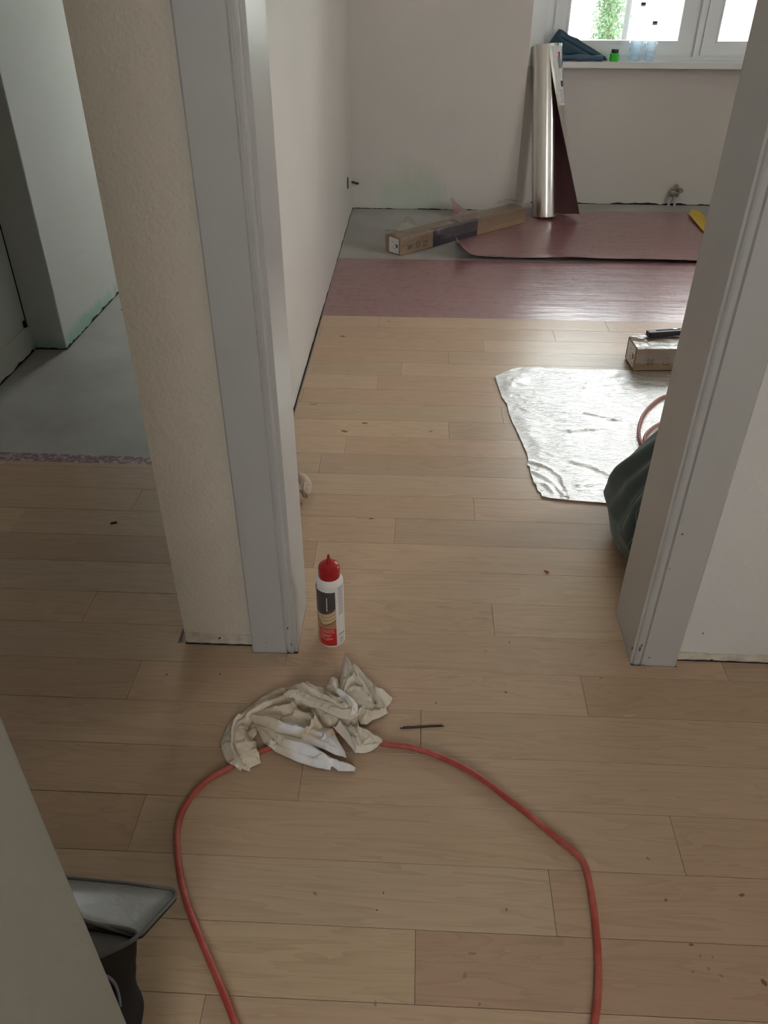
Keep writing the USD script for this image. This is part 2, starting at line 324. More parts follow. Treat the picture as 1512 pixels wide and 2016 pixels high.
mat('film_wrap', {'g': ('geometry', {}), 'n': ('noise_texture', {'scale': 26.0, 'detail': 5.0, 'distortion': 1.5}), 'b': ('bump', {'distance': 0.006, 'strength': 0.75}),
    'f': ('layer_weight', {'blend': 0.25}), 't': ('transparent_bsdf', {'color': (0.97, 0.97, 0.97)}), 'gl': ('glossy_bsdf', {'roughness': 0.12, 'color': (0.95, 0.95, 0.95)}), 'm': ('mix_closure', {}),
    'mr': ('map_range', {'from_min': 0.0, 'from_max': 1.0, 'to_min': 0.15, 'to_max': 0.8})},
    [('g.position', 'n.vector'), ('n.fac', 'b.height'), ('b.normal', 'gl.normal'), ('b.normal', 'f.normal'), ('f.fresnel', 'mr.value'), ('mr.result', 'm.fac'), ('t.BSDF', 'm.closure1'), ('gl.BSDF', 'm.closure2')], surface='m.closure')
mat('leaf', {'oi': ('geometry', {}), 'r': ('rgb_ramp', {'ramp': [(0.0, (0.075, 0.125, 0.065)), (1.0, (0.22, 0.28, 0.18))]}), 'd': ('principled_bsdf', {'roughness': 0.5}), 't': ('translucent_bsdf', {}), 'm': ('mix_closure', {'fac': 0.35})},
    [('oi.random_per_island', 'r.fac'), ('r.color', 'd.base_color'), ('r.color', 't.color'), ('d.BSDF', 'm.closure1'), ('t.BSDF', 'm.closure2')], surface='m.closure')
plain('bark', (0.18, 0.13, 0.09), 0.9)
plain('render_white', (0.86, 0.86, 0.84), 0.9, bump=(30, 0.004, 0.3))
plain('post_grey', (0.055, 0.055, 0.06), 0.6)
plain('lawn', (0.12, 0.20, 0.06), 0.9)
plain('dust_dark', (0.03, 0.022, 0.018), 0.9)
plain('shaving', (0.62, 0.47, 0.30), 0.7)

# ------------------------------------------------------------------ room shell
ZS = -0.014                                             # top of the screed; the planks' top is z = 0
YW0, YW1 = 1.470, 1.637                                 # wall with the doorway
YB, YN, YG = 5.847, 6.072, 6.10                         # back wall face, niche face, window face
XL0, XL1 = -0.575, -0.478                               # dividing wall between the two rooms
CEIL = 2.55
floor = struct('floor')
obj('screed', bx(-2.6, 3.4, -2.1, 6.3, ZS-0.12, ZS), 'screed', floor, smooth=False)
# planks: rows along x; joints where the photograph shows them, lengths of 1.105 m
LN = np.array([.4259, .5128, .6009, .690, .778, .866, .9537, 1.0425, 1.1285, 1.2191, 1.3063, 1.3968, 1.4828, 1.5711, 1.6601, 1.7473, 1.836, 1.9277, 2.0141, 2.1073, 2.197, 2.288, 2.38, 2.47, 2.5626])*1.47
LN = np.r_[LN[0] - .1290*np.arange(5, 0, -1), LN]
ANCH = {0: .03, 1: .289, 2: .557, 3: -.223, 4: .037, 5: .433, 6: -.306, 7: .23, 8: .62, 9: -.282, 10: -.048, 11: .204, 12: .50, 13: .78, 14: -.246, 15: .134, 16: .345, 17: .65, 18: .95,
        19: -.058, 20: .148, 21: .311, 22: .651, 23: .922, -1: -.33, -2: -.62, -3: -.05, -4: .4, -5: .1}
YLEFT = G(0, 908)[1]+.006
areas = shapely.union_all([sbox(-1.725, -0.3, 1.62, YW0), sbox(-0.281, YW0-.02, 0.567, YW1+.01), sbox(XL1+.012, YW1, 2.6, LN[-1]), sbox(-1.725, YW0-.02, XL0-.006, YLEFT)])
areas = areas.difference(sbox(XL0-.022, YW0-.002, XL0+.02, YW0+.085)).difference(sbox(-.398, YW0-.026, -.281, YW0+.02)).difference(sbox(.567, YW0-.026, .681, YW0+.02))
tones = [(1.0, 1.0, 1.0), (1.06, 1.05, 1.03), (0.94, 0.92, 0.90), (1.0, 0.95, 0.93), (0.97, 0.98, 0.95), (1.08, 1.08, 1.05), (0.90, 0.88, 0.87), (1.03, 0.98, 0.96)]
TONE_SEEN = [(0, -9, .03, (1.08, 1.10, 1.04)), (0, .03, 9, (.92, .85, .83)), (1, -9, .289, (1.03, 1.05, 1.04)), (1, .289, 9, (.97, .92, .89)), (2, -9, -.5, (.88, .83, .76)), (2, -.5, .55, (.99, .98, .94)), (2, .55, 9, (.94, .90, .83)),
    (3, -9, -.22, (.91, .87, .81)), (3, -.22, 9, (1.0, .98, .95)), (4, -9, .03, (1.0, .97, .92)), (4, .03, 9, (.97, .95, .90)), (5, -9, -.678, (.96, .93, .88)), (5, -.678, .43, (1.06, 1.02, .99)), (5, .43, 9, (.91, .86, .78)),
    (6, -.31, .79, (1.02, .99, .96)), (7, -9, .23, (1.04, 1.02, .98)), (9, -9, -.28, (.90, .85, .82)), (9, -.28, .9, (1.06, 1.04, 1.01)), (10, -.9, -.04, (1.0, .98, .95)), (10, -.04, 1.1, (.92, .90, .90)), (11, -.9, .2, (.97, .95, .92)), (11, -9, -.89, (1.0, .98, .93)), (10, -9, -1.3, (1.1, 1.08, 1.02))]
for i in range(len(LN)-1):
    k = i-5; a = ANCH[k]
    lo = math.floor((-1.8-a)/1.105)
    for j in range(lo, 4):
        x0, x1 = a+j*1.105, a+(j+1)*1.105
        if k in (10, 11) and x0 < -.6: x0, x1 = x0-.09*(k == 10), x1-.0
        cell = sbox(x0, LN[i], x1, LN[i+1]).intersection(areas)
        for g in getattr(cell, 'geoms', [cell]):
            if g.is_empty or g.geom_type != 'Polygon' or g.area < 4e-4: continue
            g = g.buffer(-0.0003, join_style=2)
            if g.is_empty or g.geom_type != 'Polygon': continue
            top = shapely.geometry.polygon.orient(g.buffer(-0.0006, join_style=2), 1.0)
            out = shapely.geometry.polygon.orient(g, 1.0)
            if top.geom_type != 'Polygon' or len(top.exterior.coords) != len(out.exterior.coords):
                m = extrude_z(out, ZS+.001, 0.0)
            else:
                o = np.asarray(out.exterior.coords)[:-1]; t = np.asarray(top.exterior.coords)[:-1]
                s = np.argmin(np.linalg.norm(t[None] - o[0], axis=-1)); t = np.roll(t, -int(s), axis=0)
                n = len(o)
                v2, f2 = trimesh.creation.triangulate_polygon(Polygon(t), engine='earcut')
                ring = lambda p, z: np.c_[p, np.full(n, z)]
                V = np.vstack([ring(t, 0), ring(t, 0), ring(o, -.0008), ring(o, -.0008), ring(o, ZS+.001)]); Fc = []
                key = {tuple(np.round(p, 7)): q for q, p in enumerate(t)}
                f2 = [[key.get(tuple(np.round(v2[w], 7)), 0) for w in f] for f in f2]
                for f in f2:
                    p = t[f]; cr = (p[1][0]-p[0][0])*(p[2][1]-p[0][1])-(p[1][1]-p[0][1])*(p[2][0]-p[0][0])
                    Fc.append(f if cr > 0 else f[::-1])
                for q in range(n):
                    r = (q+1) % n
                    Fc += [(n+q, 2*n+q, 2*n+r), (n+q, 2*n+r, n+r), (3*n+q, 4*n+q, 4*n+r), (3*n+q, 4*n+r, 3*n+r)]
                m = trimesh.Trimesh(V, Fc, process=False)
            dz = rng.uniform(-.0002, .0002); m.apply_translation((0, 0, dz))
            p = obj('plank', m, 'oak', floor, smooth=False)
            tn = tones[int(rng.integers(len(tones)))]; xm = (x0+x1)/2
            for kk, xa, xb, t_ in TONE_SEEN:
                if kk == k and xa < xm < xb: tn = t_
            UsdGeom.PrimvarsAPI(p).CreatePrimvar('tint', Sdf.ValueTypeNames.Color3fArray, 'constant').Set(Vt.Vec3fArray([Gf.Vec3f(*tn)]))
            UsdGeom.PrimvarsAPI(p).CreatePrimvar('grain_offset', Sdf.ValueTypeNames.Float3Array, 'constant').Set(Vt.Vec3fArray([Gf.Vec3f(*[float(c) for c in rng.uniform(-40, 40, 3)])]))
# knots in the planks
def blob(cx, cy, rx, ry, z=0.0004, n=14, seed=0, th=.0012):
    r = np.random.default_rng(seed); a = np.arange(n)/n*2*math.pi
    w = 1+.25*np.sin(2*a+r.uniform(0, 6))+.15*r.uniform(-1, 1, n)
    return extrude_z(Polygon(np.c_[cx+rx*w*np.cos(a), cy+ry*w*np.sin(a)]).buffer(0), z-th, z)
for q, (px, py, w, h, dark) in enumerate([(675, 662, 11, 3.5, 1), (678, 849, 12, 5, 1), (718, 833, 9, 5, 1), (618, 796, 12, 4, 0), (731, 1021, 13, 4, 1), (848, 849, 9, 3, 0), (620, 1759, 9, 7, 0), (755, 1758, 4, 4, 1),
        (742, 1792, 4, 4, 1), (997, 1791, 4, 6, 1), (1311, 1772, 7, 5, 1), (1461, 1762, 10, 7, 1), (1361, 1860, 8, 6, 1), (1379, 1882, 6, 4, 0), (1403, 1885, 5, 4, 0), (1395, 1907, 8, 5, 0), (1420, 1921, 9, 5, 0), (1364, 1913, 8, 4, 0), (1504, 1934, 9, 12, 1),
        (1276, 1690, 7, 6, 0), (956, 1282, 8, 4, 0), (1003, 1265, 4, 4, 1), (996, 1363, 6, 4, 1), (858, 1384, 7, 4, 0), (1183, 1335, 7, 4, 0), (328, 1328, 6, 4, 1), (433, 1327, 4, 4, 1), (739, 1976, 7, 7, 0), (944, 1977, 8, 5, 0), (915, 1920, 8, 12, 0),
        (1230, 1728, 50, 4, 0) if False else (930, 1877, 16, 5, 0), (765, 633, 6, 3, 0), (1412, 1775, 26, 14, 0)]):
    c = G(px, py); d = (c[1]**2+H**2)**.5/F
    if q == 32: continue
    obj('knot', blob(c[0], c[1], w*d*(.52 if py < 900 else .40), h*d*(.75 if py < 900 else .48), seed=q), 'knot_brown' if dark else 'knot_soft', floor, smooth=False)

# walls
door_hole = Polygon([(-.302, 2.07), (.587, 2.07), (.587, ZS-.02), (3.3, ZS-.02), (3.3, CEIL), (-.302, CEIL)])
wf = struct('wall_front', extrude_xz(door_hole, YW0, YW1), 'wall_paint_front')
ws_ = struct('wall_end', bx(XL0, -.300, YW0, YW1, ZS-.02, CEIL), 'wall_paint_warm_light')
wr = struct('wall_left', bx(XL0, XL1, YW1, YB+.2, ZS-.02, CEIL), 'wall_paint')
def band(name, x0, x1, y, z1, seed, parent):
    "bare strip where the skirting board was: proud of the paint by a hair, ragged upper edge"
    xs = np.linspace(x0, x1, max(8, int((x1-x0)/.006))); e = z1 + .010*(meshkit.fbm(np.c_[xs*28, xs*0+seed, xs*0], 4, seed)-.5)
    obj(name, extrude_xz(Polygon(list(zip(xs, e))+[(x1, ZS), (x0, ZS)]), y-.0035, y+.01), 'bare_plaster', parent, smooth=False)
band('bare_plaster_strip', XL0+.003, -.397, YW0, .036, 3, ws_)
band('bare_plaster_strip', .676, 1.6, YW0, .027, 5, wf)
for x0, x1, y in ((XL0, -.39, YW0-.004), (.68, 1.6, YW0-.004)):
    xs = np.linspace(x0, x1, 60); e = .0025+.004*meshkit.fbm(np.c_[xs*60, xs*0, xs*0+9], 3, 2)
    obj('floor_gap', extrude_xz(Polygon(list(zip(xs, e))+[(x1, ZS), (x0, ZS)]), y-.0005, y+.004), 'gap_dark', ws_ if x0 < 0 else wf, smooth=False)
# small damages of the plaster
for q, (px, py, w, h) in enumerate([(376, 1146, 5, 3), (419, 1213, 8, 4), (424, 1217, 4, 3), (433, 1254, 5, 5), (1400, 1297, 5, 5), (1384, 1247, 3, 3), (1372, 1270, 2, 2), (1465, 1268, 3, 3)]):
    p = AtY(px, py, YW0); d = 1.9/F
    b = blob(p[0], p[2], w*d*.5, h*d*.5, z=.0006 if q not in (3, 4) else .0045, n=9, seed=q+50, th=.003)
    v = b.vertices; obj('plaster_chip', trimesh.Trimesh(np.c_[v[:, 0], YW0-v[:, 2], v[:, 1]], b.faces, process=False), 'chip_dark' if q in (3, 4, 5) else 'bare_plaster', ws_ if px < 700 else wf, smooth=False)
# back wall with splayed window niche
NX0, NX1, FX0, FX1 = .668, 2.892, .790, 2.770           # niche at the room face / at the window frame
ZSILL, ZHEAD = .900, 2.32
wb = struct('wall_back')
obj('wall_face', bx(XL0-.05, NX0, YB, YB+.34, ZS-.02, CEIL), 'wall_paint_back', wb, smooth=False)
obj('wall_face', bx(NX1, 3.4, YB, YB+.34, ZS-.02, CEIL), 'wall_paint', wb, smooth=False)
obj('niche_face', bx(NX0, NX1, YN, YB+.34, ZS-.02, ZSILL-.005), 'wall_paint', wb, smooth=False)
for q0_, q1_, mq in ((ZS-.02, ZSILL-.02, 'wall_paint'), (ZSILL-.02, CEIL, 'reveal_white')):
    nm = 'window_reveal' if mq == 'reveal_white' else 'niche_side'
    obj(nm, extrude_z(Polygon([(NX0-.001, YB), (FX0, YG), (FX0, YB+.34), (NX0-.001, YB+.34)]), q0_, q1_), mq, wb, smooth=False)
    obj(nm, extrude_z(Polygon([(NX1, YB), (NX1, YB+.34), (FX1, YB+.34), (FX1, YG)]), q0_, q1_), mq, wb, smooth=False)
obj('window_lintel', bx(NX0, NX1, YB, YB+.34, ZHEAD, CEIL), 'reveal_white', wb, smooth=False)
# dark joint between wall and screed
def joint(x0, x1, y, parent, seed, amp=.010):
    xs = np.linspace(x0, x1, 140); n = meshkit.fbm(np.c_[xs*16, xs*0, xs*0+seed], 4, seed)
    e = ZS+np.maximum(.0015, amp*(n-.28)*1.8); obj('wall_joint', extrude_xz(Polygon(list(zip(xs, e))+[(x1, ZS-.004), (x0, ZS-.004)]), y-.003, y+.006), 'gap_dark', parent, smooth=False)
joint(XL1, NX0, YB, wb, 1); joint(NX0+.14, 2.85, YN, wb, 4, .016)
ys = np.linspace(YW1, YB, 160); n = meshkit.fbm(np.c_[ys*12, ys*0, ys*0+3], 4, 7); e = ZS+np.maximum(.0015, .010*(n-.3)*1.8)
lj = extrude(Polygon(list(zip(ys, e))+[(YB, ZS-.004), (YW1, ZS-.004)]), .006); v = lj.vertices
obj('wall_joint', trimesh.Trimesh(np.c_[v[:, 2]+XL1-.003, v[:, 0], v[:, 1]], lj.faces, process=False), 'gap_dark', wr, smooth=False)
wm = extrude_xz(Polygon([(YW1-.2, ZS-.02), (YB+.1, ZS-.02), (YB+.1, CEIL), (YW1-.2, CEIL)], [[(2.9, 1.0), (2.9, 2.05), (3.75, 2.05), (3.75, 1.0)]]), 0, .1); v = wm.vertices  # unseen opening in the right wall, added to bring more daylight into the room
struct('wall_right', trimesh.Trimesh(np.c_[3.3+v[:, 1], v[:, 0], v[:, 2]], wm.faces[:, ::-1], process=False), 'wall_paint')
struct('ceiling', bx(-2.6, 3.4, -2.15, 6.3, CEIL, CEIL+.1), 'ceiling_paint')
# hall
struct('wall_hall_right', bx(1.62, 1.72, -2.1, YW1, ZS-.02, CEIL), 'wall_paint_cream')
struct('wall_hall_left', bx(-2.6, -2.5, -2.1, 2.2, ZS-.02, CEIL), 'wall_paint_cream')
wh = struct('wall_hall_back', extrude_xz(Polygon([(-2.6, ZS-.02), (1.72, ZS-.02), (1.72, CEIL), (-2.6, CEIL)], [[(-.30, .98), (-.30, 2.10), (.55, 2.10), (.55, .98)]]), -2.1, -2.0), 'wall_paint_cream')
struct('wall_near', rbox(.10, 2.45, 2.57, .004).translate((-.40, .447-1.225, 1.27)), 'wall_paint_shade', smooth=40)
# left room: wall with a plinth, pier, back wall with a window
wl = struct('wall_side', bx(-1.86, -1.748, 1.2, 3.36, ZS-.02, CEIL), 'wall_paint_cool')
obj('plinth', rbox(.10, 2.16, .118, .004).translate((-1.785, 1.2+1.08, ZS+.055)), 'wall_paint_cool', wl)
ys = np.linspace(1.2, 3.30, 120); n = meshkit.fbm(np.c_[ys*14, ys*0, ys*0+5], 4, 9); e = ZS+np.maximum(.001, .012*(n-.3)*1.8)
lj = extrude(Polygon(list(zip(ys, e))+[(3.30, ZS-.004), (1.2, ZS-.004)]), .006); v = lj.vertices
obj('wall_joint', trimesh.Trimesh(np.c_[v[:, 2]-1.738, v[:, 0], v[:, 1]], lj.faces, process=False), 'gap_dark', wl, smooth=False)
obj('corner_gap', bx(-1.749, -1.7445, 3.318, 3.322, .115, CEIL), 'gap_dark', wl, smooth=False)
obj('corner_gap', blob(-1.742, 3.3, .006, .008, z=.128, th=.03, seed=4), 'gap_dark', wl, smooth=False)
wp = struct('wall_pier', rbox(.40, 2.9, 2.62, .006).translate((-1.591-.2, 3.323+1.45, 1.26)), 'wall_paint_pier', smooth=40)
xs = np.linspace(-1.745, -1.591, 40); n = meshkit.fbm(np.c_[xs*40, xs*0, xs*0], 3, 2)
obj('wall_joint', extrude_xz(Polygon(list(zip(xs, ZS+.002+.006*n))+[(-1.591, ZS-.003), (-1.745, ZS-.003)]), 3.320, 3.327), 'gap_dark', wp, smooth=False)
ys = np.linspace(3.32, 4.6, 90); n = meshkit.fbm(np.c_[ys*22, ys*0, ys*0+8], 4, 12); e = ZS+np.maximum(.001, .014*(n-.3)*2)
lj = extrude(Polygon(list(zip(ys, e))+[(4.6, ZS-.004), (3.32, ZS-.004)]), .006); v = lj.vertices
obj('wall_joint', trimesh.Trimesh(np.c_[v[:, 2]-1.594, v[:, 0], v[:, 1]], lj.faces, process=False), 'gap_dark', wp, smooth=False)
struct('wall_far_left', extrude_xz(Polygon([(-1.9, ZS-.02), (XL0-.04, ZS-.02), (XL0-.04, CEIL), (-1.9, CEIL)], [[(-1.36, 1.0), (-1.36, 2.15), (-.64, 2.15), (-.64, 1.0)]]), YB, YB+.1), 'wall_paint_cool')
struct('wall_side_near', bx(-2.6, -1.748, 1.1, 1.2, ZS-.02, CEIL), 'wall_paint_cool')

# door frame
door = struct('door_1')
def casing(side, x0, x1, xin):
    "profiled architrave: rounded nose, groove, flat; plan outline extruded upward"
    s = side; w = abs(x1-x0)
    p = [(0, YW0-.001), (0, 1.456), (.002, 1.451), (.006, 1.4485), (.013, 1.4485), (.0145, 1.4535), (.018, 1.4535), (.020, 1.4455), (w-.004, 1.4455), (w, 1.449), (w, YW0-.001)]
    return extrude_z(Polygon([(x0+s*a, b) for a, b in p]).buffer(0), -.012, 2.14)
obj('casing', casing(-1, -.290, -.397, 0), 'frame_grey', door, smooth=20)
obj('casing', casing(1, .573, .680, 0), 'frame_grey', door, smooth=20)
obj('casing', extrude_xz(Polygon([(-.397, 2.05), (.680, 2.05), (.680, 2.15), (-.397, 2.15)]), 1.446, YW0-.001), 'frame_grey', door, smooth=False)
for xa, xb in ((-.299, -.281), (.567, .586)):
    obj('jamb', rbox(xb-xa, 1.642-1.458, 2.07, .002).translate(((xa+xb)/2, (1.642+1.458)/2, 1.025)), 'frame_grey', door, smooth=40)
obj('jamb', bx(-.299, .586, 1.458, 1.642, 2.055, 2.069), 'frame_grey', door, smooth=False)
for q, (px, py, w, h, Y, m) in enumerate([(573.5, 1269, 2, 6, 1.4455, 'chip_dark'), (524, 1265, 2, 2, 1.4455, 'chip_dark'), (566, 1237, 4, 4, 1.4455, 'chip_brown'), (1260, 1278, 4, 14, 1.4455, 'chip_brown'), (1263.5, 1271, 3, 4, 1.4455, 'chip_dark'),
        (1245, 1277, 3, 8, 1.4485, 'chip_brown'), (1266, 1308, 3, 2, 1.4455, 'chip_dark'), (1318, 1119, 2, 2.5, 1.4455, 'chip_dark'), (1343, 1052, 3, 4, 1.4455, 'chip_dark'), (1278, 1295, 4, 2, 1.4455, 'chip_dark')]):
    p = AtY(px, py, Y); d = 1.85/F
    b = blob(p[0], p[2], w*d*.5, h*d*.6, z=.0004, n=8, seed=q+80, th=.0015); v = b.vertices
    obj('paint_chip', trimesh.Trimesh(np.c_[v[:, 0], Y-v[:, 2], v[:, 1]], b.faces, process=False), m, door, smooth=False)

# window
win = struct('window_1')
def ring_frame(x0, x1, z0, z1, w, y0, y1, wb=None):
    wb = wb or w
    return extrude_xz(Polygon([(x0, z0), (x1, z0), (x1, z1), (x0, z1)], [[(x0+w, z0+wb), (x0+w, z1-w), (x1-w, z1-w), (x1-w, z0+wb)]]), y0, y1)
FC = (FX0+FX1)/2
obj('frame', join(ring_frame(FX0-.02, FX1+.02, ZSILL-.02, ZHEAD+.01, .085, YG, YG+.075, .06)), 'white_lacquer', win, smooth=False)
for s, (x0, x1) in enumerate(((FX0+.052, FC-.035), (FC+.035, FX1-.052))):
    sa = obj('sash', ring_frame(x0, x1, ZSILL+.028, ZHEAD-.05, .094, YG-.014, YG+.050, .082), 'white_lacquer', win, smooth=False)
    obj('glazing_bead', ring_frame(x0+.082, x1-.082, ZSILL+.028+.070, ZHEAD-.132, .012, YG-.019, YG-.012), 'white_lacquer', sa, smooth=False)
    obj('pane', bx(x0+.09, x1-.09, ZSILL+.10, ZHEAD-.14, YG+.018, YG+.022), 'pane_glass', sa, smooth=False) if False else obj('pane', bx(x0+.09, x1-.09, YG+.018, YG+.022, ZSILL+.105, ZHEAD-.14), 'pane_glass', sa, smooth=False)
obj('mullion', extrude_z(Polygon([(FC-.032, YG-.002), (FC-.014, YG-.002), (FC-.012, YG-.022), (FC+.012, YG-.022), (FC+.014, YG-.002), (FC+.032, YG-.002), (FC+.032, YG+.06), (FC-.032, YG+.06)]), ZSILL+.02, ZHEAD-.02), 'white_lacquer', win, smooth=False)
t_ = NX0+(NX1-NX0)*0
sill = Polygon([(NX0+(5.935-YB)/(YG-YB)*(FX0-NX0)-.004, 5.935), (NX1-(5.935-YB)/(YG-YB)*(NX1-FX1)+.004, 5.935), (FX1+.004, YG+.004), (FX0-.004, YG+.004)])
tag(obj('trim_1', tm(extrude_z(sill, ZSILL-.034, ZSILL)) if False else extrude_z(sill, ZSILL-.034, ZSILL), 'sill_white', None, smooth=False), kind='structure')

# ------------------------------------------------------------------ underlay sheets
def noise2(x, y, sc, seed, oc=3): return meshkit.fbm(np.stack([x*sc, y*sc, x*0+seed*7.3], -1), oc, seed)
def underlay(name, x0, x1, y0, y1, zf, nx, ny, label, th=.0022, m='underlay_purple', group='purple underlay sheets'):
    u, v = np.meshgrid(np.linspace(0, 1, nx), np.linspace(0, 1, ny), indexing='ij')
    X = x0(v) + u*(x1(v)-x0(v)); Y = y0(u) + v*(y1(u)-y0(u))
    P = np.stack([X, Y, zf(X, Y)], -1)
    return obj(name, sheet(P, th), m, None, smooth=True if False else 60, label=label, cat='underlay', group=group)
c_ = lambda a: (lambda t: a+0*t)
# laid sheet that runs under the planks
underlay('underlay_sheet', c_(XL1+.003), c_(3.2), c_(3.70), lambda u: 4.708-.004*np.sin(u*9),
    lambda X, Y: -.0115+.004*sstep(3.85, 4.0, Y)*(noise2(X, Y, 2.6, 3)-.35)+.006*sstep(.6, 1.2, X)*sstep(4.45, 4.68, Y)*noise2(X, Y, 3.5, 8)-.0028*sstep(3.80, 3.74, Y), 170, 60,
    'purple underlay sheet laid flat between the planks and the bare screed')
# loose second sheet: wavy front edge, curled left corner
def loose(X, Y):
    lift = np.exp(-((Y-4.70)/.07)**2)*(.006+.030*np.maximum(0, noise2(X*1.5, Y*0, 2.2, 21, 2)-.15))
    curl = .115*np.clip((.345-X)/.135, 0, 1)**2*sstep(5.06, 4.80, Y) + .10*np.clip((.36-X)/.16, 0, 1)**1.6*sstep(5.50, 5.72, Y)
    z = -.0045+lift+curl+.005*noise2(X, Y, 3.0, 5)*sstep(.3, .6, X)
    foot = Polygon([(-.109, 4.772), (.718, 5.545), (.624, 5.645), (-.203, 4.872)])
    w = sstep(.06, .012, shapely.distance(shapely.points(X, Y), foot))
    w2 = sstep(.30, .24, np.hypot(X-.95, Y-5.70))
    z = z*(1-w2)+(-.0066)*w2
    return z*(1-w)+(-.0117)*w
underlay('underlay_sheet', lambda v: .212+.03*np.sin(v*3.1), lambda v: 1.865+.012*np.sin(v*6), lambda u: 4.715-.012*u, lambda u: 5.80-.03*np.sin(u*5), loose, 240, 100,
    'loose purple underlay sheet with a curled corner, lying under the standing foil roll')
# strip showing past the planks in the left room
underlay('underlay_sheet', c_(-1.735), c_(XL0-.006), c_(YLEFT-.10), lambda u: G(0, 892.5, ZS)[1]+.004*np.sin(u*7)+.006*u, lambda X, Y: -.0115+0*X+.0*Y-.001, 30, 4,
    'narrow purple underlay strip along the plank edge in the left room', m='underlay_mottled')

def on_floor(pts, r): return np.array([(*G(a, b, r)[:2], r) for a, b in pts])
co = np.array([1.155, 2.55])
def coil():
    e = on_floor([(1312, 780), (1290, 791), (1271, 810), (1259, 838), (1258, 858), (1266, 878), (1282, 896)], .011)
    i = on_floor([(1306, 832), (1286, 842), (1272, 856), (1269, 868), (1275, 880), (1290, 893)], .011)
    a = np.vstack([[(1.42, 2.62, .012), (1.33, 2.86, .012), (1.14, 2.90, .012)], e, [(1.02, 2.26, .016), (1.16, 2.23, .022), (1.33, 2.34, .024), (1.38, 2.52, .024), (1.28, 2.70, .024), (1.14, 2.72, .016)], i,
        [(1.06, 2.36, .016), (1.20, 2.36, .024), (1.31, 2.46, .036)]])
    return a
COIL = spline(coil(), 400)

# ------------------------------------------------------------------ foil sheet on the planks
def px(pts, z=0.0): return [tuple(G(a, b, z)[:2]) for a, b in pts]
out = px([(975, 742), (987, 736), (1004, 729), (1023, 724), (1060, 724), (1120, 727), (1180, 728), (1230, 729), (1330, 732)], .003)
right = [(1.28, out[-1][1]), (1.30, 2.9), (1.24, 2.6), (1.27, 2.3), (1.22, 2.12)]
low = px([(1200, 992), (1150, 988), (1120, 986), (1085, 982), (1067, 978), (1064, 970), (1058, 966), (1055, 955), (1050, 951), (1048, 941), (1044, 932), (1043, 920), (1038, 916), (1040, 905), (1037, 893), (1030, 877),
    (1023, 862), (1018, 850), (1009, 832), (1002, 815), (998, 796), (988, 783), (984, 770), (979, 756)], .003)
fs_poly = Polygon(out+right+low)
def ridge(p, line, w): return np.exp(-(shapely.distance(shapely.points(p), LineString(line))/w)**2)
folds = [([(1010, 752), (1040, 748)], .010, .007), ([(1156, 760), (1195, 748), (1212, 742)], .012, .010), ([(1152, 768), (1180, 763), (1200, 762)], .010, .009), ([(1155, 818), (1185, 824), (1218, 832)], .012, .012),
    ([(1122, 853), (1150, 849), (1185, 848)], .013, .013), ([(1130, 915), (1165, 922), (1205, 942)], .016, .014), ([(1040, 910), (1080, 925), (1105, 945), (1120, 982)], .010, .010), ([(1045, 930), (1075, 945), (1095, 962), (1110, 980)], .009, .008),
    ([(1050, 950), (1075, 958), (1090, 974)], .008, .007), ([(1140, 960), (1180, 955)], .012, .010), ([(1245, 845), (1258, 850), (1240, 858), (1215, 852), (1222, 842), (1245, 845)], .005, .004)]
def foil_h(p):
    edge = shapely.distance(shapely.points(p), fs_poly.exterior)
    h = .0035+.010*(noise2(p[:, 0], p[:, 1], 6.0, 2, 3)-.25)*sstep(0, .06, edge)
    h += .0045*noise2(p[:, 0]+.15*noise2(p[:, 0], p[:, 1], 9, 6), p[:, 1]*1.6, 34.0, 4, 3)
    for l, w, a in folds: h += .55*a*ridge(p, px(l), w*.8)
    flat = sstep(.06, -.01, shapely.distance(shapely.points(p), sbox(.90, 3.16, 2.2, 3.40)))      # pressed flat under the pack
    h = h*(1-flat)+.0035*flat
    near = sstep(.045, .010, shapely.distance(shapely.points(p), LineString(COIL[:, :2])))
    h = h*(1-near)+np.minimum(h, .0036)*near
    return np.maximum(h, .0026)
fm, _ = patch(fs_poly, .0075, foil_h, .0012)
obj('foil_sheet', fm, 'foil_crinkled', None, smooth=60, label='crinkled silver foil sheet spread on the planks beside the doorway', cat='foil sheet')

